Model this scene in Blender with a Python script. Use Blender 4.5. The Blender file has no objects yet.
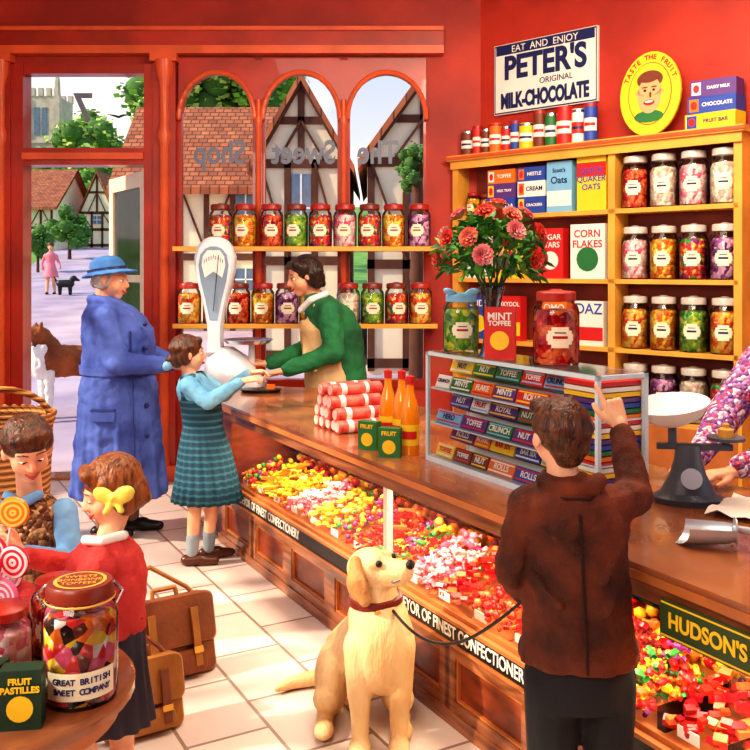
import bpy, math, random, bmesh
from mathutils import Vector, Matrix
random.seed(7)
V=Vector
def T(x,y,z): return Matrix.Translation((x,y,z))
def RX(d): return Matrix.Rotation(math.radians(d),4,'X')
def RY(d): return Matrix.Rotation(math.radians(d),4,'Y')
def RZ(d): return Matrix.Rotation(math.radians(d),4,'Z')
def S(x,y=None,z=None):
    if y is None: y=z=x
    return Matrix.Diagonal((x,y,z,1))
def lin(c):
    out=[]
    for a in c[:3]:
        a=a/255.0
        out.append(a/12.92 if a<=.04045 else ((a+.055)/1.055)**2.4)
    return (*out,1)
# ---------------------------------------------------------------- materials
def newmat(name):
    m=bpy.data.materials.new(name); m.use_nodes=True
    nt=m.node_tree; b=nt.nodes['Principled BSDF']
    return m,nt,b
def bumpnode(nt,b,src,strength,dist=.01):
    bp=nt.nodes.new('ShaderNodeBump'); bp.inputs['Strength'].default_value=strength; bp.inputs['Distance'].default_value=dist
    nt.links.new(src,bp.inputs['Height']); nt.links.new(bp.outputs[0],b.inputs['Normal'])
def mat(name,col,rough=.5,metal=0,var=.25,scale=6,bump=0,bscale=60,emit=0,col2=None,stretch=(1,1,1),coat=0,alpha=1):
    m,nt,b=newmat(name)
    b.inputs['Roughness'].default_value=rough; b.inputs['Metallic'].default_value=metal
    b.inputs['Coat Weight'].default_value=coat
    c1=lin(col); c2=lin(col2) if col2 else tuple([x*(1-var) for x in c1[:3]]+[1])
    tc=nt.nodes.new('ShaderNodeTexCoord'); mp=nt.nodes.new('ShaderNodeMapping'); mp.inputs['Scale'].default_value=stretch
    nt.links.new(tc.outputs['Object'],mp.inputs[0])
    if var>0 or col2:
        n=nt.nodes.new('ShaderNodeTexNoise'); n.inputs['Scale'].default_value=scale; n.inputs['Detail'].default_value=4
        nt.links.new(mp.outputs[0],n.inputs['Vector'])
        r=nt.nodes.new('ShaderNodeValToRGB'); r.color_ramp.elements[0].position=.35; r.color_ramp.elements[1].position=.65
        r.color_ramp.elements[0].color=c1; r.color_ramp.elements[1].color=c2
        nt.links.new(n.outputs['Fac'],r.inputs[0]); nt.links.new(r.outputs[0],b.inputs['Base Color'])
    else:
        b.inputs['Base Color'].default_value=c1
    if bump:
        n2=nt.nodes.new('ShaderNodeTexNoise'); n2.inputs['Scale'].default_value=bscale; n2.inputs['Detail'].default_value=3
        nt.links.new(mp.outputs[0],n2.inputs['Vector']); bumpnode(nt,b,n2.outputs['Fac'],bump)
    return m
def ramp_const(nt,cols):
    r=nt.nodes.new('ShaderNodeValToRGB'); r.color_ramp.interpolation='CONSTANT'
    e=r.color_ramp.elements
    while len(e)<len(cols): e.new(.5)
    for i,c in enumerate(cols): e[i].position=i/len(cols)
    for i,c in enumerate(cols): e[i].color=lin(c)
    return r
def candy_mat(name,cols,scale=42,rough=.3):
    m,nt,b=newmat(name); b.inputs['Roughness'].default_value=rough
    tc=nt.nodes.new('ShaderNodeTexCoord'); v=nt.nodes.new('ShaderNodeTexVoronoi'); v.inputs['Scale'].default_value=scale
    nt.links.new(tc.outputs['Object'],v.inputs['Vector'])
    sep=nt.nodes.new('ShaderNodeSeparateColor'); nt.links.new(v.outputs['Color'],sep.inputs[0])
    r=ramp_const(nt,cols); nt.links.new(sep.outputs[0],r.inputs[0]); nt.links.new(r.outputs[0],b.inputs['Base Color'])
    mu=nt.nodes.new('ShaderNodeMath'); mu.operation='MULTIPLY'; mu.inputs[1].default_value=-1
    nt.links.new(v.outputs['Distance'],mu.inputs[0]); bumpnode(nt,b,mu.outputs[0],.9,.02)
    return m
def island_mat(name,cols,rough=.25):
    m,nt,b=newmat(name); b.inputs['Roughness'].default_value=rough
    g=nt.nodes.new('ShaderNodeNewGeometry'); r=ramp_const(nt,cols)
    nt.links.new(g.outputs['Random Per Island'],r.inputs[0]); nt.links.new(r.outputs[0],b.inputs['Base Color'])
    return m
def wave_mat(name,c1,c2,scale=10,dist=2,dirn='X',rough=.5,bands='BANDS',bump=.2,pos=(.4,.6),stretch=(1,1,1),coat=0,detail=2):
    m,nt,b=newmat(name); b.inputs['Roughness'].default_value=rough; b.inputs['Coat Weight'].default_value=coat
    tc=nt.nodes.new('ShaderNodeTexCoord'); mp=nt.nodes.new('ShaderNodeMapping'); mp.inputs['Scale'].default_value=stretch
    nt.links.new(tc.outputs['Object'],mp.inputs[0])
    w=nt.nodes.new('ShaderNodeTexWave'); w.wave_type=bands; w.inputs['Scale'].default_value=scale; w.inputs['Distortion'].default_value=dist; w.inputs['Detail'].default_value=detail
    if bands=='BANDS': w.bands_direction=dirn
    else: w.rings_direction=dirn
    nt.links.new(mp.outputs[0],w.inputs['Vector'])
    r=nt.nodes.new('ShaderNodeValToRGB'); r.color_ramp.elements[0].position=pos[0]; r.color_ramp.elements[1].position=pos[1]
    r.color_ramp.elements[0].color=lin(c1); r.color_ramp.elements[1].color=lin(c2)
    nt.links.new(w.outputs['Fac'],r.inputs[0]); nt.links.new(r.outputs[0],b.inputs['Base Color'])
    if bump: bumpnode(nt,b,w.outputs['Fac'],bump,.01)
    return m
def brick_mat(name,c1,c2,mortar,scale,bw,rh,ms,rough,rot=0,off=.5,bump=.3,plane='XY'):
    m,nt,b=newmat(name); b.inputs['Roughness'].default_value=rough
    tc=nt.nodes.new('ShaderNodeTexCoord'); mp=nt.nodes.new('ShaderNodeMapping')
    mp.inputs['Rotation'].default_value=(0,0,math.radians(rot)) if plane=='XY' else (math.radians(90),0,0)
    nt.links.new(tc.outputs['Object'],mp.inputs[0])
    br=nt.nodes.new('ShaderNodeTexBrick'); br.offset=off
    for k,v in (('Color1',lin(c1)),('Color2',lin(c2)),('Mortar',lin(mortar)),('Scale',scale),('Brick Width',bw),('Row Height',rh),('Mortar Size',ms)): br.inputs[k].default_value=v
    nt.links.new(mp.outputs[0],br.inputs['Vector'])
    n=nt.nodes.new('ShaderNodeTexNoise'); n.inputs['Scale'].default_value=2.5; n.inputs['Detail'].default_value=6
    nt.links.new(mp.outputs[0],n.inputs['Vector'])
    mx=nt.nodes.new('ShaderNodeMix'); mx.data_type='RGBA'; mx.blend_type='SOFT_LIGHT'; mx.inputs[0].default_value=.6
    nt.links.new(br.outputs['Color'],mx.inputs[6]); nt.links.new(n.outputs['Fac'],mx.inputs[7])
    nt.links.new(mx.outputs[2],b.inputs['Base Color'])
    mu=nt.nodes.new('ShaderNodeMath'); mu.operation='MULTIPLY'; mu.inputs[1].default_value=-1
    nt.links.new(br.outputs['Fac'],mu.inputs[0]); bumpnode(nt,b,mu.outputs[0],bump,.01)
    return m
def glass_mat(name,tint=(255,255,255),base=.04):
    m=bpy.data.materials.new(name); m.use_nodes=True; nt=m.node_tree; nt.nodes.clear()
    o=nt.nodes.new('ShaderNodeOutputMaterial'); t=nt.nodes.new('ShaderNodeBsdfTransparent'); g=nt.nodes.new('ShaderNodeBsdfGlossy')
    t.inputs[0].default_value=lin(tint); g.inputs['Roughness'].default_value=.06
    f=nt.nodes.new('ShaderNodeFresnel'); f.inputs[0].default_value=1.3
    a=nt.nodes.new('ShaderNodeMath'); a.operation='ADD'; a.inputs[1].default_value=base
    mx=nt.nodes.new('ShaderNodeMixShader')
    nt.links.new(f.outputs[0],a.inputs[0]); nt.links.new(a.outputs[0],mx.inputs[0]); nt.links.new(t.outputs[0],mx.inputs[1]); nt.links.new(g.outputs[0],mx.inputs[2]); nt.links.new(mx.outputs[0],o.inputs[0])
    return m
# ---------------------------------------------------------------- mesh builder
class MB:
    def __init__(s,m=None):
        s.v=[];s.f=[];s.m=[];s.s=[];s.mats=[];s.M=Matrix();s.c=0
        if m: s.mat(m)
    def mat(s,m):
        if m not in s.mats: s.mats.append(m)
        s.c=s.mats.index(m); return s
    def add(s,vs,fs,sm=False,M=None):
        o=len(s.v); MM=(s.M@M) if M is not None else s.M
        s.v+=[tuple(MM@V(p)) for p in vs]
        for f in fs:
            s.f.append(tuple(i+o for i in f)); s.m.append(s.c); s.s.append(sm)
        return s
    def box(s,x0,x1,y0,y1,z0,z1,M=None):
        return s.add([(x0,y0,z0),(x1,y0,z0),(x1,y1,z0),(x0,y1,z0),(x0,y0,z1),(x1,y0,z1),(x1,y1,z1),(x0,y1,z1)],
          [(0,3,2,1),(4,5,6,7),(0,1,5,4),(1,2,6,5),(2,3,7,6),(3,0,4,7)],False,M)
    def prism(s,poly,z0,z1,M=None):
        n=len(poly)
        return s.add([(x,y,z0) for x,y in poly]+[(x,y,z1) for x,y in poly],
          [tuple(range(n-1,-1,-1)),tuple(range(n,2*n))]+[(i,(i+1)%n,n+(i+1)%n,n+i) for i in range(n)],False,M)
    def beam(s,a,b,w,d):
        a=V(a);b=V(b);z=(b-a);L=z.length;z.normalize()
        M=T(*a)@z.to_track_quat('Z','Y').to_matrix().to_4x4()
        return s.box(-w/2,w/2,-d/2,d/2,0,L,M)
    def rev(s,prof,n=20,M=None,sm=True,a0=0,a1=360,close=True):
        vs=[];full=(a1-a0)>=360
        k=n if full else n+1
        for r,z in prof:
            for i in range(k):
                a=math.radians(a0+(a1-a0)*i/n); vs.append((r*math.cos(a),r*math.sin(a),z))
        fs=[]
        for j in range(len(prof)-1):
            for i in range(n):
                i2=(i+1)%k if full else i+1
                fs.append((j*k+i,j*k+i2,(j+1)*k+i2,(j+1)*k+i))
        if full and close:
            if prof[0][0]>1e-5: fs.append(tuple(range(k-1,-1,-1)))
            if prof[-1][0]>1e-5: fs.append(tuple((len(prof)-1)*k+i for i in range(k)))
        return s.add(vs,fs,sm,M)
    def ell(s,c,r,M=None,n=12):
        if not hasattr(r,'__len__'): r=(r,r,r)
        pr=[(max(math.sin(math.pi*i/n),1e-7),-math.cos(math.pi*i/n)) for i in range(n+1)]
        MM=T(*c)@(M if M is not None else Matrix())@S(*r)
        return s.rev(pr,n+4,MM)
    def cap(s,a,b,ra,rb,n=10):
        a=V(a);b=V(b);z=b-a;L=z.length
        if L<1e-6: return s.ell(a,ra)
        q=z.normalized().to_track_quat('Z','Y').to_matrix().to_4x4()
        pr=[]
        for i in range(5): t=math.pi/2*i/4; pr.append((max(ra*math.sin(t),1e-7),-ra*math.cos(t)))
        for i in range(5): t=math.pi/2*i/4; pr.append((max(rb*math.cos(t),1e-7),L+rb*math.sin(t)))
        return s.rev(pr,n,T(*a)@q)
    def chain(s,pts,rs,n=10):
        if not hasattr(rs,'__len__'): rs=[rs]*len(pts)
        for i in range(len(pts)-1): s.cap(pts[i],pts[i+1],rs[i],rs[i+1],n)
        return s
    def loft(s,rings,n=28,pl=0,amp=0,a=0):
        vs=[];k=len(rings)
        for j,q in enumerate(rings):
            x,y,z,rx,ry=q[:5]
            for i in range(n):
                t=2*math.pi*i/n; f=1+(amp*j/(k-1)*math.sin(pl*t) if pl else 0)
                vs.append((x+rx*f*math.cos(t),y+ry*f*math.sin(t),z))
        fs=[(j*n+i,j*n+(i+1)%n,(j+1)*n+(i+1)%n,(j+1)*n+i) for j in range(k-1) for i in range(n)]
        fs.append(tuple(range(n-1,-1,-1))); fs.append(tuple((k-1)*n+i for i in range(n)))
        return s.add(vs,fs,True)
    def obj(s,name,parent=None,M=None,sharp=40,clean=True):
        me=bpy.data.meshes.new(name); me.from_pydata(s.v,[],s.f)
        for m in s.mats: me.materials.append(m)
        me.polygons.foreach_set('material_index',s.m); me.polygons.foreach_set('use_smooth',s.s)
        if clean:
            bm=bmesh.new(); bm.from_mesh(me); bmesh.ops.remove_doubles(bm,verts=bm.verts,dist=1e-6); bmesh.ops.dissolve_degenerate(bm,dist=1e-7,edges=bm.edges)
            bmesh.ops.recalc_face_normals(bm,faces=bm.faces); bm.to_mesh(me); bm.free()
        if sharp: me.set_sharp_from_angle(angle=math.radians(sharp))
        me.update()
        return place(me,name,parent,M)
def place(me,name,parent=None,M=None):
    o=bpy.data.objects.new(name,me); bpy.context.collection.objects.link(o)
    if parent: o.parent=parent
    if M is not None: o.matrix_local=M
    return o
WRT={}
def blob(mb,name,parent,vox,sm=5,M=None,wr=0,ws=.09,fac=.5):
    o=mb.obj(name,parent,M,sharp=0,clean=False)
    r=o.modifiers.new('r','REMESH'); r.mode='VOXEL'; r.voxel_size=vox; r.use_smooth_shade=True
    if sm:
        k=o.modifiers.new('s','SMOOTH'); k.factor=fac; k.iterations=sm
    if wr:
        if ws not in WRT:
            t_=bpy.data.textures.new('cloth_folds','CLOUDS'); t_.noise_scale=ws; t_.noise_depth=1; WRT[ws]=t_
        d_=o.modifiers.new('d','DISPLACE'); d_.texture=WRT[ws]; d_.strength=wr; d_.mid_level=.5; d_.texture_coords='LOCAL'
    return o
def empty(name,loc=(0,0,0),rz=0):
    e=bpy.data.objects.new(name,None); bpy.context.collection.objects.link(e); e.location=loc; e.rotation_euler=(0,0,math.radians(rz)); e.empty_display_size=.1
    return e
def text(s,size,M,m,parent=None,ext=.002,sx=1.0,al='CENTER',bold=0):
    c=bpy.data.curves.new('lettering','FONT'); c.body=s; c.size=size; c.extrude=ext; c.align_x=al; c.align_y='CENTER'; c.offset=bold
    c.materials.append(m)
    o=bpy.data.objects.new('lettering',c); bpy.context.collection.objects.link(o)
    if parent: o.parent=parent
    o.matrix_local=M@S(sx,1,1); return o
# palette -----------------------------------------------------------------
RED=mat('red_paint',(182,44,22),.35,var=.35,scale=3,coat=.3)
REDW=mat('red_wall',(190,54,32),.6,scale=1.5,bump=.15,bscale=30,col2=(146,32,20))
REDT=mat('red_trim_light',(224,96,50),.35,var=.25,scale=4)
WOOD=mat('counter_wood',(170,104,66),.26,scale=7,col2=(112,60,34),stretch=(.6,.35,4),coat=.35,bump=.05,bscale=30)
WOODD=mat('counter_panel_wood',(150,68,38),.35,scale=6,col2=(104,40,22),stretch=(1,1,3),coat=.2)
WOODL=mat('wood_trim',(206,124,68),.35,var=.3,scale=5)
GOLD=mat('golden_shelf',(244,178,74),.45,var=.25,scale=4)
GOLDB=mat('cabinet_back',(140,54,26),.6,var=.4,scale=4)
FLOOR=brick_mat('floor_tiles',(232,214,202),(210,190,186),(150,122,110),1,.42,.30,.007,.35,rot=61.1,off=.5)
CEIL=mat('ceiling_plaster',(240,226,200),.8,var=.1)
WHITE=mat('white_paint',(245,243,238),.4,var=.06)
CREAM=mat('cream_paint',(246,224,200),.5,var=.1)
BLACK=mat('black_paint',(18,16,18),.35,var=.2)
NAVY=mat('navy_ink',(26,40,96),.4,var=.1)
STEEL=mat('steel',(205,210,220),.22,metal=1,var=.1)
TINP=mat('tinplate',(206,212,222),.3,metal=.55,var=.1)
GREY=mat('grey_enamel',(190,204,222),.3,var=.1)
IRON=mat('cast_iron',(84,94,110),.35,var=.2)
LIDR=mat('lid_red',(176,40,28),.35,var=.2)
LIDB=mat('lid_brown',(130,46,28),.35,var=.2)
LIDG=mat('lid_glass',(214,206,196),.15,var=.2,scale=20,coat=.6)
LABEL=mat('label_paper',(248,238,208),.6,var=.08)
GLASS=glass_mat('glass',base=.01); GLASSW=glass_mat('window_glass',base=-.02); GLASSJ=glass_mat('jar_glass',(250,252,252),.03)
YEL=mat('yellow_card',(252,208,40),.5,var=.1); ORG=mat('orange_card',(240,120,30),.5,var=.1); BLU=mat('blue_card',(44,76,170),.5,var=.1)
PUR=mat('purple_card',(96,56,134),.5,var=.1); GRN=mat('green_card',(40,120,60),.5,var=.1); REDC=mat('red_card',(214,36,34),.45,var=.1); WHC=mat('white_card',(244,240,230),.5,var=.05); SKYC=mat('lightblue_card',(130,190,228),.5,var=.1)
BRNC=mat('brown_card',(120,56,32),.5,var=.1); PINKC=mat('pink_card',(236,130,150),.5,var=.1)
CM=T(-.905,5.33,0)@RZ(-61.1)
RM=T(.52,6.9,0)@RZ(-43.8)
# ---------------------------------------------------------------- room shell
WY=6.9; HT=3.7
mb=MB(FLOOR); mb.box(-3.3,4.6,-1.6,WY+.1,-.06,0); mb.obj('floor')
mb=MB(CEIL); mb.box(-3.3,4.6,-1.6,WY+.3,HT,HT+.1); mb.obj('ceiling')
mb=MB(REDW); mb.box(-3.42,-3.3,-1.6,.2,0,HT); mb.box(-3.42,-3.3,6.3,WY,0,HT); mb.box(-3.42,-3.3,.2,6.3,0,.7); mb.box(-3.42,-3.3,.2,6.3,3.2,HT); mb.obj('wall_left')
mb=MB(RED)
for i in range(6): mb.box(-3.41,-3.31,.2+i*1.196,.2+i*1.196+.1,.7,3.2)
mb.box(-3.42,-3.28,.2,6.3,.68,.74); mb.box(-3.41,-3.31,.2,6.3,2.5,2.56); mb.mat(GLASSW); mb.box(-3.365,-3.36,.2,6.3,.7,3.2); mb.obj('window_5')  # unseen window, added to let sun onto floor, children and counter
mb=MB(REDW); mb.box(-3.42,4.72,-1.72,-1.6,0,HT); mb.obj('wall_front')
mb=MB(REDW); mb.box(.05,5.6,.2,.3,0,HT); mb.obj('wall_right',M=RM)
mb=MB(REDW)  # back wall with door opening and three arched lights
def wb(x0,x1,z0,z1,d=.0,m=None,y1=.14):
    mb.mat(m or REDW); mb.box(x0,x1,WY-d,WY+y1,z0,z1)
wb(-3.42,-2.78,0,HT); wb(-2.78,-1.72,3.17,HT); wb(-1.72,-1.5,0,HT,0)
wb(-1.5,.39,0,.72); wb(-1.5,.39,3.2,HT); wb(.39,.95,0,HT)
def arch(x0,x1,zs,zt,ztop,y0,y1,n=16):
    vs=[];fs=[];c=(x0+x1)/2;h=(x1-x0)/2
    for i in range(n+1):
        x=x0+(x1-x0)*i/n; z=zs+(zt-zs)*math.sqrt(max(0,1-((x-c)/h)**2))
        vs+=[(x,y0,z),(x,y0,ztop),(x,y1,z),(x,y1,ztop)]
    for i in range(n):
        a=4*i;b=a+4
        fs+=[(a,b,b+1,a+1),(a+2,a+3,b+3,b+2),(a,a+2,b+2,b)]
    mb.add(vs,fs)
AR=[(-1.5,-.92),(-.86,-.27),(-.21,.39)]
mb.mat(RED)
for a in AR: arch(a[0],a[1],2.76,3.11,3.22,WY-.03,WY+.1)
mb.obj('wall_back')
# trims
mb=MB(REDT); mb.box(-2.95,.52,WY-.1,WY-.001,3.24,3.3); mb.mat(RED); mb.box(-2.95,.52,WY-.06,WY-.001,3.3,3.42); mb.mat(REDT); mb.box(-2.95,.52,WY-.08,WY-.06,3.42,3.45); mb.obj('trim_1')
def column(mb,x,w,z0,z1,y=WY-.05):
    mb.mat(RED); mb.box(x-w/2,x+w/2,y-.02,WY,z0,z1)
    mb.mat(REDT); mb.rev([(w*.30,z0+.1),(w*.22,z0+.3),(w*.22,z1-.7),(w*.34,z1-.62),(w*.22,z1-.55),(w*.22,z1-.25),(w*.38,z1-.15),(w*.42,z1-.05)],12,T(x,y-.02,0))
    mb.mat(REDT); mb.box(x-w*.6,x+w*.6,y-.06,WY,z1-.06,z1); mb.box(x-w*.6,x+w*.6,y-.06,WY,z0,z0+.12)
mb=MB(); column(mb,-1.6,.17,0,3.24); mb.obj('trim_2')
mb=MB(); column(mb,-2.84,.14,0,3.24); mb.obj('trim_3')
# windows
INK=mat('window_ink',(112,122,142),.5,var=0)
for i,a in enumerate(AR):
    mb=MB(RED)
    if i<2: mb.box(a[1],AR[i+1][0],WY-.03,WY+.1,.72,3.2); mb.mat(REDT); mb.rev([(.022,.74),(.022,2.7),(.034,2.74),(.022,2.78),(.022,2.9)],10,T((a[1]+AR[i+1][0])/2,WY-.035,0)); mb.mat(RED)
    mb.box(a[0],a[0]+.018,WY,WY+.06,.72,2.8); mb.box(a[1]-.018,a[1],WY,WY+.06,.72,2.8); mb.box(a[0],a[1],WY-.03,WY+.08,.7,.76)
    c=(a[0]+a[1])/2;h=(a[1]-a[0])/2
    mb.mat(REDT); mb.chain([(c+h*1.0*math.cos(math.radians(t)),WY-.035,2.76+.35*math.sin(math.radians(t))) for t in range(0,181,12)],.02,8)
    mb.mat(GLASSW)
    poly=[(a[0]+.005,.74),(a[1]-.005,.74)]+[(c+h*.99*math.cos(math.radians(t)),2.76+.345*math.sin(math.radians(t))) for t in range(0,181,15)]
    mb.add([(x,WY+.05,z) for x,z in poly],[tuple(range(len(poly)))])
    w=mb.obj('window_%d'%(i+1))
    tx=['Shop','Sweet','The'][i]; xx=[-1.2,-.55,.02][i]
    text(tx,.25,T(xx,WY+.045,2.5)@RX(90)@S(-.8,1,1),INK,w,bold=.006)
# door frame + transom
mb=MB(RED); mb.box(-2.78,-2.68,WY-.05,WY+.12,0,3.17); mb.box(-1.76,-1.68,WY-.05,WY+.12,0,3.17); mb.box(-2.68,-1.76,WY-.05,WY+.12,2.4,2.53); mb.box(-2.68,-1.76,WY-.03,WY+.1,3.1,3.17)
mb.mat(REDT); mb.box(-2.68,-1.76,WY-.08,WY-.05,2.44,2.49)
mb.mat(GLASSW); mb.box(-2.68,-1.76,WY+.03,WY+.035,2.53,3.1); mb.mat(WOOD); mb.box(-2.7,-1.74,WY-.05,WY+.14,0,.02)
w=mb.obj('window_4'); text('7',.3,T(-2.24,WY+.02,2.84)@RX(90)@S(-1,1,1),INK,w,bold=.006)
mb=MB(CREAM); DM=T(-1.79,7.06,0)@RZ(124)   # open glazed door leaf
L=.88
for (a,b,c,d) in ((0,.1,.02,2.38),(L-.1,L,.02,2.38),(.1,L-.1,2.26,2.38),(.1,L-.1,.02,.6),(.1,L-.1,1.5,1.56)): mb.box(a,b,-.02,.02,c,d)
mb.mat(GLASSW); mb.box(.1,L-.1,-.003,.003,.6,2.26); mb.mat(GOLD); mb.ell((L-.05,.05,1.0),.03); mb.ell((L-.05,-.05,1.0),.03)
mb.obj('door_1',M=DM)
mb=MB(RED); mb.box(-1.5,.5,WY-.025,WY-.001,0,.15); mb.obj('baseboard_back')
mb=MB(RED); mb.box(-3.299,-3.27,-1.6,WY,0,.15); mb.obj('baseboard_left')
# ---------------------------------------------------------------- jars
PAL={'mix':[(224,36,36),(255,206,40),(60,160,70),(250,210,60),(246,120,36),(226,60,50),(150,50,130)],'red':[(200,20,30),(230,50,40),(160,10,25),(246,120,60)],
'yel':[(255,206,40),(246,160,30),(255,228,90),(230,120,20)],'pink':[(244,140,160),(250,190,190),(236,90,120),(250,226,220)],'white':[(250,242,215),(240,220,190),(250,250,240),(226,190,170)],
'brown':[(130,60,30),(90,36,20),(180,110,50),(70,28,15)],'green':[(100,170,50),(50,130,50),(220,220,70),(150,190,60)],'pur':[(130,50,120),(180,90,160),(90,30,90),(236,180,210)],'or':[(246,120,24),(255,170,50),(220,70,20),(255,210,90)]}
CMT={k:candy_mat('sweets_'+k,v,scale=36) for k,v in PAL.items()}
IMT={k:island_mat('loose_sweets_'+k,v) for k,v in PAL.items()}
def arcpatch(mb,r,z0,z1,a0,a1,M=None): mb.rev([(r,z0),(r,z1)],8,M,True,a0,a1)
def addjar(mb,r,h,cont,lid,label=True,M=None,fill=.7):
    M=M or Matrix(); k=h
    mb.mat(CMT[cont]).rev([(r*.2,.008),(r*.93,.008),(r*.95,.03),(r*.95,k*(fill-.06)),(r*.8,k*(fill+.02)),(r*.4,k*(fill+.04)),(0.0001,k*(fill+.03))],18,M)
    mb.mat(GLASSJ).rev([(.0001,0),(r*.95,0),(r,k*.05),(r,k*.70),(r*.94,k*.77),(r*.78,k*.83),(r*.76,k*.87)],18,M,close=False)
    mb.mat(lid).rev([(r*.8,k*.84),(r*.86,k*.85),(r*.86,k*.95),(r*.8,k*.97),(r*.3,k*.985),(r*.22,k),(.0001,k)],18,M)
    if label:
        for j in range(6):
            z0=k*(.24+.045*j); w=34*math.sqrt(max(.05,1-((j-2.5)/3.2)**2))
            mb.mat(LABEL); arcpatch(mb,r*1.012,z0,z0+k*.046,270-w,270+w,M)
        mb.mat(LIDR if label==1 else NAVY); arcpatch(mb,r*1.022,k*.36,k*.395,252,288,M); mb.mat(NAVY); arcpatch(mb,r*1.022,k*.43,k*.445,256,284,M)
jm={}
def jarmesh(cont,lid,r=.088,h=.31,label=1):
    key=(cont,lid.name,r,h)
    if key not in jm:
        m=MB(); addjar(m,r,h,cont,lid,label); o=m.obj('sweet_jar'); jm[key]=o.data; bpy.data.objects.remove(o)
    return jm[key]
def shelfjar(cont,lid,M,**k): return place(jarmesh(cont,lid,**k),'sweet_jar',None,M)
for z in (1.77,1.2):
    mb=MB(REDT); mb.box(-1.49,.46,WY-.27,WY-.04,z-.03,z); mb.mat(GOLD); mb.box(-1.49,.46,WY-.28,WY-.27,z-.03,z+.004)
    mb.obj('wall_shelf')
seq=['mix','yel','red','green','mix','pink','mix','yel','pur','red','or']
for i,x in enumerate([-1.155,-.975,-.775,-.59,-.41,-.225,-.04,.14,.33]):
    shelfjar(seq[i],LIDR if i%3 else LIDB,T(x,WY-.16,1.77)@RZ(random.uniform(-15,15)),h=.33)
for i,x in enumerate([-1.39,-1.2,-1.02,-.84,-.66,-.48,-.2,-.02,.16,.34]):
    shelfjar(['or','mix','red','yel','pur','yel','white','green','mix','or'][i],LIDB if i%3 else LIDR,T(x,WY-.16,1.2)@RZ(random.uniform(-15,15)),h=.31)
# ---------------------------------------------------------------- right cabinet
mb=MB(GOLD)
X0,X1,X2=.12,1.43,2.26
for x in (X0,X1,X2): mb.box(x-.025,x+.025,-.0,.19,.0,2.46)
SH=[.65,1.09,1.54,2.0]
for z in SH: mb.box(X0,X2,.0,.19,z-.03,z)
mb.box(X0-.05,X2+.05,-.04,.195,2.42,2.46); mb.box(X0-.03,X2+.03,-.02,0,2.36,2.42)
mb.box(X0,X2,0,.19,0,.1); mb.mat(WOODL); mb.box(X0,X2,-.012,0,.1,.62)
mb.mat(GOLDB); mb.box(X0,X2,.18,.196,0,2.44)
mb.mat(REDT); mb.box(X0-.06,X2+.06,-.05,-.04,2.43,2.45)
mb.obj('shelving_cabinet',M=RM)
rows=[(2.0,['red','white','pink','white']),(1.54,['pink','yel','mix','pur']),(1.09,['or','yel','green','or']),(.65,['pink','pur','white','mix'])]
for z,cs in rows:
    for i,c in enumerate(cs):
        place(jarmesh(c,LIDG,.09,.35,2),'sweet_jar',None,RM@T(1.555+i*.197,.09,z)@RZ(16))
def carton(name,M,w,d,h,c1,c2,txt='',tc=None,ts=None,style=0):
    mb=MB(c1); mb.box(-w/2,w/2,0,d,0,h); mb.mat(c2)
    if style==0: mb.box(-w/2+.004,w/2-.004,-.0015,0,h*.12,h*.42)
    elif style==1: mb.box(-w*.5,w*.5,-.0015,0,h*.6,h*.85)
    elif style==2: mb.rev([(0.0001,0),(min(w,h)*.32,0),(min(w,h)*.32,.002),(.0001,.002)],16,T(0,0,h*.36)@RX(90))
    else: mb.box(-w*.46,-w*.26,-.0015,0,h*.12,h*.88); mb.mat(REDC); mb.ell((-w*.36,-.002,h*.5),(w*.07,.001,h*.25))
    o=mb.obj(name,M=M)
    if txt:
        ls=txt.split('/')
        for i,l in enumerate(ls):
            sz=ts or min(h*.24,w/max(len(l),1)*1.35)
            if style==3: sz=min(h*.4,w*.62/len(l)*1.5)
            text(l,sz,T(w*.12 if style==3 else 0,-.003,h*(.82 if style in(0,2) else .5 if len(ls)==1 else .7)-i*sz*1.0)@RX(90),tc or WHC,o,.0005,bold=.0008)
    return o
R=lambda x,z,y=.02:RM@T(x,y,z)
mb=MB(); addjar(mb,.055,.19,'yel',LIDR,M=T(0,0,0)); addjar(mb,.05,.17,'or',LIDR,M=T(.12,0,0)); mb.obj('preserve_jar',M=R(.22,2.0,.1))
carton('chocolate_box',R(.52,2.0),.26,.12,.12,BLU,ORG,'COCOA',WHC,style=3); carton('chocolate_box',R(.53,2.12),.25,.12,.11,PUR,YEL,'MILK TRAY',WHC,style=3); carton('chocolate_box',R(.53,2.23),.24,.12,.1,ORG,WHC,'TOFFEE',WHC,style=3)
carton('biscuit_box',R(.79,2.0),.23,.12,.12,BLU,YEL,'CRACKERS',WHC,style=3); carton('biscuit_box',R(.79,2.12),.23,.12,.11,WHC,ORG,'CREAM',NAVY,style=3); carton('biscuit_box',R(.79,2.23),.23,.12,.1,BLU,ORG,'NESTLE',WHC,style=3)
carton('oats_box',R(1.02,2.0),.2,.09,.35,SKYC,WHC,"Scott's/Oats",NAVY,style=0); carton('oats_box',R(1.27,2.0),.22,.09,.38,YEL,REDC,"QUICK/QUAKER/OATS",BLU,style=1,ts=.055)
carton('cereal_box',R(.95,1.54),.2,.08,.35,REDC,WHC,'SUGAR/STARS',WHC,style=2); carton('cereal_box',R(1.24,1.54),.26,.08,.37,WHC,GRN,'CORN/FLAKES',REDC,style=2,ts=.07)
carton('cereal_box',R(.6,1.54),.24,.08,.34,YEL,REDC,'RICE',REDC,style=2); carton('cereal_box',R(.3,1.54),.2,.08,.34,WHC,BLU,'WHEAT',BLU,style=2)
carton('soap_powder_box',R(1.25,1.09),.22,.08,.3,WHC,REDC,'DAZ',BLU,style=0,ts=.1); carton('soap_powder_box',R(.98,1.09),.2,.08,.3,ORG,WHC,'OMO',WHC,style=2,ts=.07)
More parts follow.
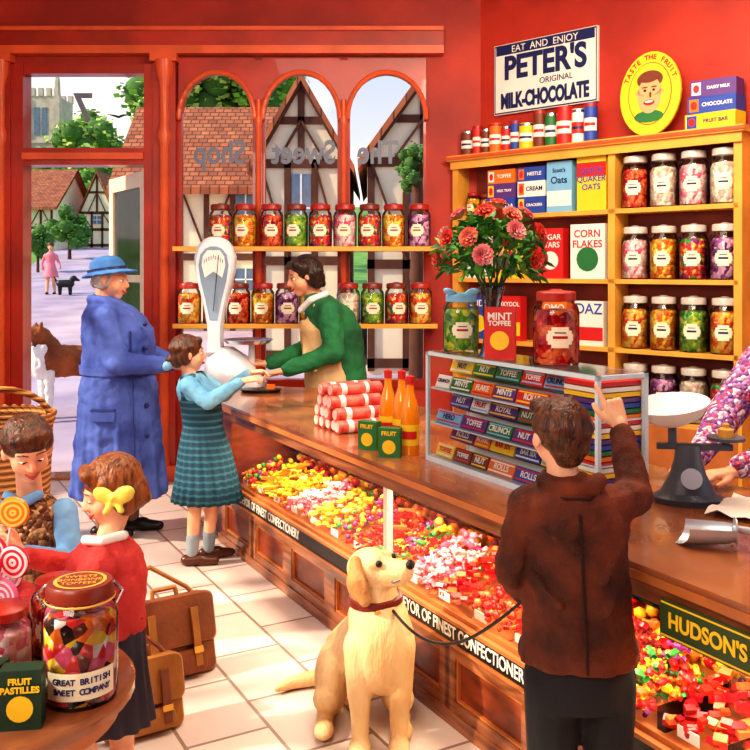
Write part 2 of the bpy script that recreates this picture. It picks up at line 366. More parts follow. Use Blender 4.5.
carton('soap_powder_box',R(.6,1.09),.2,.08,.32,REDC,YEL,'OXYDOL',WHC); carton('soap_powder_box',R(.33,1.09),.2,.08,.32,BLU,YEL,'SUDS',WHC,style=2)
for i in range(6): carton('biscuit_box',R(.28+.22*i,.65),.2,.12,.2+.05*(i%2),[ORG,YEL,REDC,WHC,BLU,YEL][i],[WHC,REDC,YEL,BLU,WHC,BRNC][i],['TEA','RUSKS','SOUP','SUGAR','SALT','CUSTARD'][i],NAVY if i in(1,3,5) else WHC,style=0)
# tins on top of the cabinet
cols=[BRNC,REDC,BRNC,ORG,REDC,BLU,YEL,BRNC,GRN,REDC,WHC,BLU]
x=.13
for i,c in enumerate(cols):
    r=.038+.012*(i%3==0)+.008*(i>5); h=.19+.03*(i%2)+(.05 if i>6 else 0)
    x+=r
    mb=MB(c); mb.rev([(.0001,0),(r,0),(r,h*.92),(r*.98,h*.92),(r*.98,h),(.0001,h)],16); mb.mat(WHC if c!=WHC else REDC); arcpatch(mb,r*1.02,h*.3,h*.62,200,340); mb.mat(REDC if i%2 else NAVY); arcpatch(mb,r*1.03,h*.42,h*.5,220,320); mb.mat(LIDR if i%2 else STEEL); mb.rev([(r*1.03,h*.9),(r*1.03,h*.98)],16,close=False)
    mb.obj('food_tin',M=RM@T(x,.08,2.46)@RZ(15)); x+=r+.004
for k,(x,z,w) in enumerate([(2.08,2.46,.32),(2.09,2.56,.3),(2.1,2.66,.28)]):
    carton('chocolate_box',RM@T(x,.02,z)@RZ(3*k-3),w,.14,.1,[YEL,BLU,PUR][k],[BLU,ORG,WHC][k],['FRUIT BAR','CHOCOLATE','DAIRY MILK'][k],[NAVY,WHC,WHC][k],style=3)
# oval sign
SKINP=mat('printed_skin',(236,170,120),.5,var=.1)
mb=MB(YEL); OM=RM@T(1.66,.06,2.46)
def disc(mb,rx,rz,y0,y1,c=(0,0)):
    mb.rev([(.0001,0),(1,0),(1,y1-y0),(.0001,y1-y0)],28,T(c[0],y1,.28+c[1])@RX(90)@S(rx,rz,1))
disc(mb,.21,.275,0,.02); mb.mat(BRNC); disc(mb,.15,.205,-.002,.0); mb.mat(YEL); disc(mb,.145,.2,-.004,-.001)
mb.mat(SKINP); disc(mb,.083,.12,-.006,-.004,(0,-.01)); disc(mb,.1,.028,-.006,-.004,(0,.01)); mb.mat(BRNC); disc(mb,.09,.06,-.005,-.003,(0,.09)); disc(mb,.07,.03,-.009,-.006,(-.01,.1)); mb.mat(SKINP); disc(mb,.075,.055,-.008,-.006,(0,.035))
mb.mat(BRNC); disc(mb,.022,.005,-.0095,-.008,(-.032,.04)); disc(mb,.022,.005,-.0095,-.008,(.032,.04)); disc(mb,.008,.02,-.0095,-.006,(.008,-.01))
mb.mat(BLACK); disc(mb,.01,.008,-.0095,-.008,(-.03,.02)); disc(mb,.01,.008,-.0095,-.008,(.03,.02)); mb.mat(REDC); disc(mb,.038,.018,-.0095,-.006,(0,-.06)); mb.mat(WHC); disc(mb,.028,.007,-.0105,-.008,(0,-.055)); mb.mat(GRN); disc(mb,.1,.04,-.0055,-.003,(0,-.15))
mb.mat(GOLD); mb.box(-.1,.1,.0,.06,0,.015)
o=mb.obj('oval_sign',M=OM@RX(-4))
for i,ch in enumerate('TASTE THE FRUIT'):
    a=math.radians(155-i*130/14); text(ch,.045,T(.178*math.cos(a),-.003,.28+.238*math.sin(a))@RY(90-math.degrees(a))@RX(90),REDC,o,.001,bold=.001)
# enamel sign on wall
mb=MB(WHC); mb.box(.36,1.23,.17,.196,2.76,3.28); mb.mat(NAVY); mb.box(.38,1.21,.168,.17,3.2,3.265)
for a in ((.365,1.225,2.765,2.775),(.365,1.225,3.265,3.275),(.365,.372,2.765,3.275),(1.218,1.225,2.765,3.275)): mb.box(a[0],a[1],.168,.17,a[2],a[3])
o=mb.obj('enamel_sign',M=RM)
text('EAT  AND  ENJOY',.07,T(.8,.166,3.232)@RX(90),WHC,o,.001); text("PETER'S",.235,T(.8,.166,3.09)@RX(90),NAVY,o,.002,sx=.88,bold=.008); text('ORIGINAL',.06,T(.9,.166,2.965)@RX(90),NAVY,o,.001); text('MILK-CHOCOLATE',.15,T(.795,.166,2.85)@RX(90),NAVY,o,.002,sx=.58,bold=.007)
# ---------------------------------------------------------------- counter
mb=MB(WOOD)
def cw(u,v):
    p=CM@V((u,v,0)); return (p.x,p.y)
END=4.3
mb.prism([cw(-.03,-.04),cw(END,-.04),cw(END,.9),cw(0,.9),(-1.27,6.2)],.785,.83)
mb.mat(WOODL)
mb.M=CM; mb.box(-.02,END,-.045,-.035,.79,.812); mb.M=Matrix()
mb.mat(WOODD); mb.prism([cw(.02,.0),cw(.17,.0),cw(.17,.86),cw(.02,.86),(-1.2,6.13)],0,.785)
mb.M=CM
mb.mat(WOODD); mb.box(.15,END,.0,.8,.0,.30); mb.box(.15,END,.62,.66,.3,.785); mb.box(.15,END,.66,.86,0,.785)
mb.mat(WOOD); mb.box(.0,END,-.02,.02,.735,.785); mb.box(.0,END,-.025,0,.0,.05)
mb.mat(BLACK); mb.box(.03,END,-.022,.0,.295,.362)
mb.mat(WOODL); mb.box(.03,END,-.028,0,.362,.375); mb.box(.03,END,-.028,0,.283,.295)
for i in range(9):
    u=.06+i*.475; mb.mat(WOOD)
    for a in ((u,u+.05,.05,.283),(u+.42,u+.475,.05,.283),(u+.05,u+.42,.24,.283),(u+.05,u+.42,.05,.09)): mb.box(a[0],a[1],-.018,0,a[2],a[3])
    mb.mat(WOODL)
    for a in ((u+.05,u+.42,.232,.24),(u+.05,u+.42,.09,.098),(u+.05,u+.058,.098,.232),(u+.412,u+.42,.098,.232)): mb.box(a[0],a[1],-.012,0,a[2],a[3])
mb.mat(WOODD); mb.box(0.02,.2,-.015,.05,.37,.735)
mb.mat(CREAM)
for u in (1.97,3.78): mb.box(u-.014,u+.014,-.008,.02,.375,.735)
mb.mat(WOODL); mb.box(.2,END,-.004,.016,.375,.39); mb.box(.2,END,.0,.62,.36,.372)
mb.mat(GOLD); mb.box(.2,END,.60,.62,.372,.735); mb.mat(GLASS); mb.box(.2,END,.3,.6,.565,.57)
mb.mat(GLASS); mb.add([(.2,.004,.39),(END,.004,.39),(END,.004,.735),(.2,.004,.735)],[(0,1,2,3)])
counter=mb.obj('display_counter')
for k,u in enumerate((.28,2.02,3.76)):
    text('PURVEYOR OF FINEST CONFECTIONERY',.062,CM@T(u,-.0235,.329)@RX(90),WHC,counter,.001,al='LEFT',sx=.78,bold=.001)
mb=MB(mat('sign_green',(62,84,48),.4,var=.2)); mb.box(-.15,.19,-.01,0,-.055,.055); mb.mat(YEL)
for a in ((-.145,.185,.045,.05),(-.145,.185,-.05,-.045)): mb.box(a[0],a[1],-.012,-.01,a[2],a[3])
o=mb.obj('shop_sign_plate',M=CM@T(3.59,-.046,.725)@S(.86)); text("HUDSON'S",.062,T(.02,-.013,0)@RX(90),YEL,o,.001,bold=.002,sx=.9)
# loose sweets in case
t=(1+5**.5)/2
IV=[V(p).normalized() for p in [(-1,t,0),(1,t,0),(-1,-t,0),(1,-t,0),(0,-1,t),(0,1,t),(0,-1,-t),(0,1,-t),(t,0,-1),(t,0,1),(-t,0,-1),(-t,0,1)]]
IF=[(0,11,5),(0,5,1),(0,1,7),(0,7,10),(0,10,11),(1,5,9),(5,11,4),(11,10,2),(10,7,6),(7,1,8),(3,9,4),(3,4,2),(3,2,6),(3,6,8),(3,8,9),(4,9,5),(2,4,11),(6,2,10),(8,6,7),(9,8,1)]
def ico(mb,c,r,sq=1):
    M=T(*c)@RZ(random.uniform(0,90))@RX(random.uniform(0,90))@S(r,r,r*sq); mb.add(IV,IF,True,M)
def cube(mb,c,r):
    M=T(*c)@RZ(random.uniform(0,90))@RX(random.uniform(-40,40))@S(r); mb.box(-1,1,-.7,.7,-.5,.5,M)
def stick(mb,c,r):
    M=T(*c)@RZ(random.uniform(0,180))@RX(random.uniform(-25,25))@S(r); mb.box(-2.2,2.2,-.35,.35,-.35,.35,M)
def wrap(mb,c,r):
    M=T(*c)@RZ(random.uniform(0,180))@RX(random.uniform(-30,30))@S(r*1.05)
    mb.rev([(.6,-2),(.12,-1.1),(.75,-.6),(.8,0),(.75,.6),(.12,1.1),(.6,2)],6,M@RY(90),False,close=False)
mb=MB(); keys=['mix','red','or','yel','red','green','yel','mix','red','or','pink','mix','brown','yel','red','green']
for i in range(18):
    u0=.24+i*.225
    for tier in (0,1):
        k=keys[(i*3+tier*7+i//3)%len(keys)]; mb.mat(IMT[k])
        fn=(ico,wrap,cube,stick,wrap)[(i*3+tier)%5]
        for j in range(110 if tier==0 else 62):
            du=random.uniform(.01,.215); v=random.uniform(.02,.29) if tier==0 else random.uniform(.33,.57)
            base=.385 if tier==0 else .58
            hh=(.03+.09*(v-.02)/.27+.05*math.sin(du/.225*math.pi)) if tier==0 else .07*math.sin(du/.225*math.pi)+.01
            z=base+random.uniform(.3,1)*hh; r=random.uniform(.009,.018)
            fn(mb,(u0+du,v,z),r)
        if tier==0:
            mb.mat(IMT[['or','red','yel','mix','brown'][i%5]])
            for j in range(45): ico(mb,(u0+random.uniform(.01,.215),random.uniform(.33,.58),.385+random.uniform(0,.14)),.022)
mb.mat(GLASS)
for i in range(19): mb.box(.235+i*.225,.238+i*.225,.015,.3,.373,.45)
mb.mat(WHC)
for i in range(18): mb.box(.30+i*.225,.37+i*.225,.018,.021,.40,.43)
mb.obj('loose_sweets',M=CM,clean=False,sharp=0)
CT=.83
# glass cabinet on counter
FRM=mat('cabinet_frame',(206,224,236),.25,var=.08)
mb=MB(FRM); W=1.0;D=.215;H=.44
mb.box(0,W,0,D,0,.02)
for x in (0,W-.014):
    for y in (0,D-.014): mb.box(x,x+.014,y,y+.014,.02,H)
for y in (0,D-.014): mb.box(0,W,y,y+.014,H-.014,H)
mb.box(0,.014,0,D,H-.014,H); mb.box(W-.014,W,0,D,H-.014,H)
for z in (.15,.29): mb.box(.014,W-.014,.015,D-.01,z,z+.006)
mb.mat(WHC); mb.box(.012,W-.012,D-.01,D-.006,.02,H-.014)
mb.mat(GLASS); mb.box(.0,W,0,D,H,H+.004); mb.add([(.014,.004,.02),(W-.014,.004,.02),(W-.014,.004,H-.014),(.014,.004,H-.014)],[(0,1,2,3)])
case=mb.obj('glass_display_cabinet',M=CM@T(2.0,.165,CT))
bc=[REDC,BLU,YEL,PUR,WHC,ORG,REDC,PUR,WHC,SKYC,BRNC,GRN]
mb=MB(); names=['FRUIT','HERO','CRUNCH','TOFFEE','ROYAL','MINTS','FLAKE','ROLLS','BAR SIX','NUT']
for s_,z in enumerate((.022,.158,.298)):
    for q in range(2):
        x=.025
        while x<.74:
            w=random.uniform(.10,.18); w=min(w,.80-x)
            c=random.choice(bc); mb.mat(c); hh=.052
            M=T(x,.03+.07*q,z+.001+q*.058)@RX(-22); mb.box(0,w-.008,0,.07,0,hh,M); mb.mat(random.choice([WHC,YEL,REDC,SKYC])); mb.box(.006,w-.014,-.001,0,.006,.012,M); mb.box(.006,w-.014,-.001,0,hh-.01,hh-.005,M)
            nm=random.choice(names); text(nm,min(.03,(w-.02)/len(nm)*1.4),M@T((w-.008)/2,-.0015,.028)@RX(90),(WHC if c not in(WHC,YEL,SKYC) else random.choice([NAVY,REDC])),case,.0004,bold=.0008)
            x+=w
for z in range(22):
    mb.mat([REDC,YEL,BLU,ORG,WHC,PUR,GRN][(z*3)%7]); mb.box(.82,W-.018,.02,D-.015,.024+z*.018,.024+z*.018+.014)
mb.obj('boxed_sweets',parent=case)
# rolls of sweets
ROLL=mat('roll_wrap',(214,56,54),.35,scale=20,col2=(236,130,110)); ROLE=mat('roll_end',(248,200,190),.5,var=.1)
for row,(nn,z) in enumerate(((5,.031),(4,.085),(3,.139),(2,.193))):
    for i in range(nn):
        mb=MB(ROLL); mb.rev([(.0001,0),(.012,0.006),(.02,0),(.031,.006),(.031,.27),(.02,.28),(.0001,.275)],14); mb.mat(ROLE); mb.rev([(.0001,-.001),(.023,-.001),(.023,.004)],14,close=False); mb.mat(WHC); mb.rev([(.0315,.05),(.0315,.08)],14,close=False); mb.rev([(.0315,.18),(.0315,.2)],14,close=False)
        mb.obj('wrapped_sweet_roll',M=CM@T(1.07+i*.063+row*.0315,.10+random.uniform(-.015,.015),CT+z)@RX(-90))
# bottles
ORJ=mat('orange_squash',(250,146,16),.12,var=.2,coat=.5)
for u,v,h in ((1.63,.20,.33),(1.75,.20,.34),(1.87,.17,.33)):
    mb=MB(ORJ); mb.rev([(.0001,0),(.038,0),(.04,.02),(.04,h*.45),(.032,h*.62),(.017,h*.78),(.015,h*.9)],16); mb.mat(REDC); mb.rev([(.017,h*.88),(.018,h*.98),(.0001,h)],14); mb.mat(YEL); arcpatch(mb,.0407,h*.12,h*.38,180,360); mb.mat(REDC); arcpatch(mb,.0411,h*.2,h*.3,210,330)
    mb.obj('squash_bottle',M=CM@T(u,v,CT)@RZ(40))
for u,v,r in ((1.71,.05,30),(1.90,.05,45)):
    carton('pastille_box',CM@T(u,v,CT)@RZ(r),.09,.045,.12,GRN,YEL,'FRUIT',YEL,style=2)
# jars on cabinet
mb=MB(); addjar(mb,.072,.235,'green',SKYC); mb.mat(SKYC)
for a in (-35,35,145,215): mb.ell((.05*math.cos(math.radians(a)),.05*math.sin(math.radians(a)),.235),(.035,.018,.014),RZ(a)@RY(-20))
mb.obj('gift_sweet_jar',M=CM@T(2.10,.27,CT+.444)@RZ(60))
mb=MB(); addjar(mb,.08,.26,'red',LIDR); mb.obj('gift_sweet_jar',M=CM@T(2.68,.27,CT+.444)@RZ(60))
carton('tea_packet',CM@T(2.45,.2,CT+.444)@RZ(45),.11,.05,.19,REDC,YEL,'MINT/TOFFEE',WHC,style=2)
# vase with flowers
fl=empty('flower_vase',tuple(CM@V((2.32,.26,CT+.444))))
VG=glass_mat('vase_glass',(190,215,240),.15); STEM=mat('stem_green',(30,90,40),.5)
mb=MB(VG); mb.rev([(.001,0),(.05,0),(.035,.04),(.028,.1),(.036,.2),(.05,.26),(.046,.265)],18,close=False)
mb.mat(STEM)
for i in range(14):
    a=i*2.4; mb.chain([(.015*math.cos(a),.015*math.sin(a),.02),(.02*math.cos(a+1),.02*math.sin(a+1),.22),(.1*math.cos(a),.1*math.sin(a),.38)],.004,6)
mb.obj('vase',fl)
LEAF=mat('leaf',(44,120,44),.5,col2=(110,180,56),scale=14); LEAF2=mat('leaf_dark',(22,76,34),.5,col2=(56,130,56),scale=14)
mb=MB()
for i in range(460):
    a=random.uniform(0,6.283); e=random.uniform(-.5,1.35); rr=random.uniform(.10,.20)
    c=V((rr*math.cos(a)*math.cos(e),rr*math.sin(a)*math.cos(e),.37+rr*.85*math.sin(e)))
    mb.mat(LEAF if i%2 else LEAF2); L=random.uniform(.04,.07)
    M=T(*c)@RZ(math.degrees(a)+random.uniform(-50,50))@RY(random.uniform(-70,40))@RX(random.uniform(-40,40))
    mb.add([(0,0,0),(L*.35,L*.24,.006),(L*.7,L*.16,.004),(L,0,-.006),(L*.7,-L*.16,.004),(L*.35,-L*.24,.006),(L*.5,0,-.004)],[(0,6,1),(1,6,2),(2,6,3),(3,6,4),(4,6,5),(5,6,0)],True,M)
mb.obj('leaves',fl,sharp=0,clean=False)
mb=MB(); FC=[mat('petal_coral',(244,100,84),.5,col2=(252,160,136),scale=30),mat('petal_pink',(244,120,136),.5,col2=(252,180,176),scale=30),mat('petal_red',(224,56,52),.5,col2=(244,110,84),scale=30)]
pos=[(0,0,1.5)]+[(a*60,0,.9) for a in range(6)]+[(a*45+20,0,.4) for a in range(8)]+[(a*60+10,0,-.05) for a in range(6)]
for i,(a,_,e) in enumerate(pos):
    a=math.radians(a+random.uniform(-12,12)); e+=random.uniform(-.1,.1)
    d=V((math.cos(a)*math.cos(e),math.sin(a)*math.cos(e),math.sin(e))); c=V((0,0,.38))+V((d.x*.19,d.y*.19,d.z*.18))
    q=d.to_track_quat('Z','Y').to_matrix().to_4x4(); mb.mat(FC[i%3])
    for ring,(nn,tilt,L) in enumerate(((9,66,.042),(9,48,.042),(8,32,.04),(7,18,.036),(4,8,.034))):
        for k in range(nn):
            M=T(*c)@q@RZ(k*360/nn+ring*17)@RY(tilt-90)
            w=L*.5; mb.add([(0,0,0),(L*.5,-w*.7,.002),(L*.95,-w*.8,.006),(L*1.08,-w*.3,.002),(L,0,.009),(L*1.08,w*.35,.002),(L*.93,w*.8,.006),(L*.5,w*.7,.002)],[(0,1,2,3,4),(0,4,5,6,7)],True,M)
mb.obj('blooms',fl,sharp=0,clean=False)
# balance scale (right)
mb=MB(IRON); mb.loft([(0,0,0,.11,.08),(0,0,.02,.115,.085),(0,0,.035,.09,.06),(0,0,.09,.06,.045),(0,0,.14,.045,.04),(0,0,.19,.04,.035)]); mb.beam((-.10,0,.185),(.14,0,.185),.025,.02)
mb.cap((-.05,0,.19),(-.05,0,.25),.014,.014); mb.cap((.12,0,.19),(.12,0,.205),.012,.012); mb.rev([(.03,.205),(.06,.21),(.06,.22),(.0001,.22)],20,T(.12,0,0))
mb.mat(GREY); mb.rev([(.0001,0),(.034,0),(.034,.004),(.0001,.004)],20,T(0,-.062,.09)@RX(72))
mb.mat(GOLD); mb.rev([(.0001,.22),(.026,.22),(.026,.245),(.01,.252),(.012,.262),(.0001,.266)],14,T(.12,0,0))
mb.mat(WHITE); mb.rev([(.0001,.0),(.05,.006),(.10,.03),(.122,.065),(.128,.067),(.1,.024),(.05,-.002),(.0001,-.006)],28,T(-.05,0,.262)@RX(8)@RY(-8))
mb.obj('balance_scale',M=CM@T(2.99,.57,CT)@RZ(52))
# scoop, paper, sweets
mb=MB(TINP); vs=[];n=10
for j,(x,r) in enumerate(((0,.03),(.02,.038),(.08,.042),(.14,.044))):
    for i in range(n+1):
        a=math.radians(175+190*i/n); vs.append((x+(.03*abs(math.cos(a)) if j==3 else 0)*-1,r*math.cos(a)*1.1,.046+r*math.sin(a)))
mb.add(vs,[(j*(n+1)+i,j*(n+1)+i+1,(j+1)*(n+1)+i+1,(j+1)*(n+1)+i) for j in range(3) for i in range(n)],True)
mb.rev([(.0001,0),(.032,0),(.032,.004),(.0001,.004)],16,T(-.002,0,.04)@RY(90)); mb.cap((-.0,0,.045),(-.11,0,.03),.009,.013)
mb.obj('metal_scoop',M=CM@T(3.40,.30,CT)@RZ(228)@S(1.15))
mb=MB(WHC)
vs=[];N=8
for i in range(N+1):
    for j in range(N+1):
        x=(i/N-.5)*.34;y=(j/N-.5)*.26; vs.append((x,y,.006+.02*abs(math.sin(i*1.7+j*.9))*(abs(x)+abs(y))*4))
mb.add(vs,[(i*(N+1)+j,i*(N+1)+j+1,(i+1)*(N+1)+j+1,(i+1)*(N+1)+j) for i in range(N) for j in range(N)],True)
for i in range(30): mb.mat(IMT['pink' if i%2 else 'red']); ico(mb,(random.uniform(-.06,.06),random.uniform(-.05,.05),.03+random.uniform(0,.02)),.014)
mb.obj('sweet_wrapping_paper',M=CM@T(3.25,.66,CT)@RZ(20),sharp=0,clean=False)
# tall white shop scale with fan-shaped dial
SW=mat('scale_enamel',(232,238,248),.2,var=.05,coat=.5); DIAL=mat('dial_glass',(150,172,196),.15,var=.25,scale=3,coat=.5)
mb=MB(SW)
sil=[(.055,.0),(.045,.1),(.048,.2),(.07,.32),(.105,.46),(.132,.58),(.134,.66),(.112,.73),(.07,.775),(.03,.79)]
poly=[(w,z) for w,z in sil]+[(-w,z) for w,z in sil][::-1]; n=len(poly); y0,y1=-.05,.05
def lay(f,y): return [(x*f,y,.4+(z-.4)*(f*.5+.5)) for x,z in poly]
vs=lay(.86,y0-.02)+lay(.97,y0)+lay(1,y0+.02)+lay(1,y1)
mb.add(vs,[tuple(range(n)),tuple(range(4*n-1,3*n-1,-1))]+[(k*n+i,(k+1)*n+i,(k+1)*n+(i+1)%n,k*n+(i+1)%n) for k in (0,1,2) for i in range(n)],False,T(0,0,.2))
mb.mat(DIAL); dl=[(.025,.24),(.055,.38),(.085,.5),(.098,.6),(.088,.67),(.055,.71),(.02,.725),(-.02,.725),(-.055,.71),(-.088,.67),(-.098,.6),(-.085,.5),(-.055,.38),(-.025,.24)]
mb.add([(x,y0-.0225,z) for x,z in dl],[tuple(range(len(dl)))],False,T(0,0,.2))
mb.mat(WHITE); mb.add([(x*.82,y0-.024,z) for x,z in [(.07,.52),(.095,.6),(.086,.66),(.05,.7),(-.05,.7),(-.086,.66),(-.095,.6),(-.07,.52),(0,.56)]],[tuple(range(9))],False,T(0,0,.2))
mb.mat(BLACK); mb.beam((0,y0-.027,.5),(.035,y0-.027,.87),.005,.003)
for i in range(9):
    x_=-.06+i*.015; mb.beam((x_,y0-.026,.845-abs(x_)*.5),(x_,y0-.026,.87-abs(x_)*.5),.003,.002)
mb.mat(SW); mb.loft([(.12,0,0,.22,.12),(.12,0,.03,.225,.125),(.10,0,.10,.18,.11),(.08,0,.2,.13,.09),(.04,0,.26,.08,.06)],24); mb.cap((.24,0,.06),(.24,0,.27),.03,.02)
mb.mat(STEEL); mb.rev([(.0001,.285),(.14,.285),(.165,.31),(.16,.313),(.13,.295),(.0001,.295)],24,T(.22,-.02,0))
mb.obj('shop_weighing_scale',M=T(-1.06,5.98,CT))
mb=MB(BLACK); mb.loft([(0,0,0,.12,.08),(0,0,.02,.13,.09),(0,0,.022,.11,.07)]); mb.mat(STEEL); mb.rev([(.0001,.022),(.02,.022),(.02,.03),(.0001,.03)],12,T(-.03,0,0)); mb.rev([(.0001,.022),(.016,.022),(.016,.03),(.0001,.03)],12,T(.03,.02,0)); mb.mat(ORG); mb.box(.04,.09,-.04,.0,.022,.05)
mb.obj('coin_tray',M=T(-.72,5.68,CT))
# ---------------------------------------------------------------- people helpers
def head(par,c,yaw,pitch,roll,H,skin,hair,hairparts,neck=None,nr=.055,lip=(190,70,60),eye=(60,40,30),smile=.02,brow=1.0,down=0):
    M=T(*c)@RZ(yaw)@RX(pitch)@RY(roll)@S(H)
    mb=MB(skin); mb.M=M
    mb.ell((0,-.06,.12),(.335,.40,.375),n=16); mb.ell((0,.08,-.12),(.27,.30,.33),n=16); mb.ell((0,.20,-.37),(.13,.12,.11))
    for s_ in (-1,1):
        mb.ell((s_*.15,.2,-.15),(.12,.13,.14)); mb.ell((s_*.345,-.02,-.05),(.04,.085,.12)); mb.ell((s_*.045,.40,-.145),.035)
        mb.cap((s_*.06,.335,.085),(s_*.19,.28,.08),.045,.04)
        mb.cap((s_*.08,.325,.045-down*.02),(s_*.18,.295,.035-down*.02),.03+down*.012,.025+down*.012)
    mb.cap((0,.355,.04),(0,.435,-.12),.035,.052); mb.ell((0,.35,-.27),(.085,.05,.06))
    if neck:
        mb.M=Matrix(); mb.cap(M@V((0,-.1,-.25)),neck,nr*.95,nr)
    blob(mb,'head',par,H*.032,3)
    e=MB(WHITE); e.M=M; dz=-.012*down
    for s_ in (-1,1): e.ell((s_*.125,.312,-.005+dz),(.062,.05,.036-.012*down))
    e.mat(bpy.data.materials.get('iris') or mat('iris',eye,.2,var=0))
    for s_ in (-1,1): e.ell((s_*.12,.345,-.005+dz*1.5),(.03,.025,.032-.012*down))
    e.mat(hair)
    for s_ in (-1,1): e.cap((s_*.06,.383,.105),(s_*.14,.373,.128),.011*brow,.013*brow,8); e.cap((s_*.14,.373,.128),(s_*.21,.32,.1),.013*brow,.007,8); e.cap((s_*.07,.362,.03-down*.04),(s_*.18,.335,.022-down*.04),.009,.009,6)
    ln='lip_%d_%d'%(lip[0],lip[1]); e.mat(bpy.data.materials.get(ln) or mat(ln,lip,.4,var=0))
    e.chain([(-.1,.345,-.265+smile),(-.04,.393,-.268),(0,.4,-.262),(.04,.393,-.268),(.1,.345,-.265+smile)],[.01,.02,.018,.02,.01],8); e.chain([(-.08,.35,-.275+smile*.6),(0,.395,-.295),(.08,.35,-.275+smile*.6)],[.01,.022,.01],8)
    e.obj('face_features',par,sharp=0)
    h=MB(hair); h.M=M
    for p in hairparts:
        if p[0]=='e': h.ell(p[1],p[2],n=14)
        else: h.cap(p[1],p[2],p[3],p[4])
    rs=random.Random(3)
    for i in range(44):
        a=rs.uniform(0,360); ca,sa=math.cos(math.radians(a)),math.sin(math.radians(a))
        if sa>.55: continue
        h.cap((ca*.16,-.08+sa*.2,.47),(ca*.37,-.08+sa*.44,.16+rs.uniform(-.07,.05)),.032,.038,6)
    blob(h,'hair',par,H*.034,1)
    return M
def hand(par,w,f,p,side,size,skin,curl=(20,30,20),point=False,splay=.06):
    y=V(f).normalized(); p=V(p); z=-(p-y*p.dot(y)).normalized(); x=y.cross(z)*side
    M=Matrix(((x.x,y.x,z.x,w[0]),(x.y,y.y,z.y,w[1]),(x.z,y.z,z.z,w[2]),(0,0,0,1)))@S(size)
    mb=MB(skin); mb.M=M
    mb.cap((0,-.05,0),(0,.01,0),.023,.025)
    xs=[.031,.0105,-.0105,-.03]; Ls=[.07,.08,.074,.057]
    for i in range(4):
        mb.cap((xs[i]*.6,.01,0),(xs[i],.085,0),.0145,.0125)
        a=0;pt=V((xs[i],.085,0)); rad=.0105
        for k,fr in enumerate((.45,.3,.25)):
            cu=curl[k] if not(point and i==0) else 4
            if point and i>0: cu=(75,80,50)[k]
            a+=math.radians(cu); d=V((xs[i]*splay/.03*.5,math.cos(a),-math.sin(a))).normalized()
            q=pt+d*Ls[i]*fr; mb.cap(pt,q,rad,rad*.9,8); pt=q; rad*=.9
    t=-.012; mb.chain([(.018,.02,-.006),(.042,.045,t-.004),(.055,.072,t-.008),(.056,.095,t-.014)],[.015,.013,.0105,.009],8)
    return blob(mb,'hand',par,.0042*size if size>.8 else .0036,1)
def shoe(mb,h,d,L,r):
    h=V(h);d=V(d).normalized()
    mb.cap(h+V((0,0,r*.9)),h+d*L*.4+V((0,0,r)),r*.95,r*.95); mb.cap(h+d*L*.4+V((0,0,r*.75)),h+d*L*.8+V((0,0,r*.7)),r*.95,r*.7)
SK1=mat('skin_warm',(240,180,142),.5,scale=12,col2=(230,150,112)); SK2=mat('skin_fair',(244,192,156),.5,scale=12,col2=(234,158,124))
def hairm(n,c,c2): return mat(n,c,.36,scale=26,col2=c2,stretch=(2.4,2.4,.45),bump=.8,bscale=45)
HB=hairm('hair_brown',(108,58,28),(48,22,10)); HK=hairm('hair_dark',(56,32,22),(16,9,8)); HR=hairm('hair_chestnut',(170,98,46),(84,38,16)); HG=hairm('hair_grey',(210,200,190),(150,140,132))
def cloth(n,c,c2=None,b=.25,bs=25,sc=5,rough=.8,var=.3): return mat(n,c,rough,var=var,scale=sc,bump=b,bscale=bs,col2=c2)
# ---- woman in blue
BLUEC=cloth('blue_wool',(92,118,206),(58,78,160),b=.3,bs=70); HATB=cloth('hat_felt',(84,146,212),(54,106,178)); SEAM=mat('seam_navy',(48,60,130),.7)
w=empty('elderly_woman',(-1.55,5.45,0))
YW=-98
head(w,(-.05,0,1.545),YW,-6,0,.255,SK1,HG,[('e',(0,-.1,.08),(.36,.38,.36)),('e',(.26,-.1,-.12),(.1,.2,.14)),('e',(-.26,-.1,-.12),(.1,.2,.14)),('e',(0,-.36,-.12),(.2,.12,.14))],neck=(-.1,0,1.38),nr=.06,smile=.045,lip=(190,60,60),brow=.8)
HM=T(-.05,0,1.545)@RZ(YW)@RX(8)@S(.255)
mb=MB(HATB); mb.M=HM
mb.loft([(0,-.05,.16,.40,.45),(0,-.05,.3,.39,.43),(0,-.06,.45,.34,.38),(0,-.07,.54,.22,.25),(0,-.07,.57,.05,.06)]); mb.loft([(0,0,.10,.62,.68),(0,-.02,.14,.6,.65),(0,-.05,.2,.42,.46)])
blob(mb,'hat',w,.009,2)
mb=MB(NAVY); mb.M=HM; mb.loft([(0,-.05,.2,.425,.475),(0,-.05,.27,.42,.47)]); mb.obj('hat_band',w)
mb=MB(BLUEC)
mb.loft([(.01,0,.24,.27,.23),(.0,0,.26,.27,.235),(0,0,.6,.255,.22),(0,0,.88,.235,.21),(-.01,0,1.0,.205,.2),(0,0,1.12,.22,.21),(-.01,0,1.24,.215,.22),(-.04,0,1.33,.175,.21),(-.07,0,1.4,.11,.13),(-.09,0,1.44,.07,.07)])
mb.chain([(-.03,-.19,1.31),(.06,-.27,1.06),(.31,-.2,1.05)],[.085,.072,.05]); mb.chain([(-.03,.18,1.31),(.1,.24,1.08),(.3,.15,1.02)],[.085,.07,.05])
mb.chain([(-.14,-.09,1.43),(-.02,-.13,1.40),(.08,-.08,1.33),(.16,-.02,1.2)],[.03,.035,.04,.025]); mb.ell((-.12,0,1.42),(.07,.1,.04))
for a in range(14):
    t=math.radians(a*25.7); mb.cap((.225*math.cos(t),.2*math.sin(t),.95),(.268*math.cos(t),.232*math.sin(t),.27),.003,.03)
blob(mb,'coat',w,.0105,2,wr=.022,ws=.07)
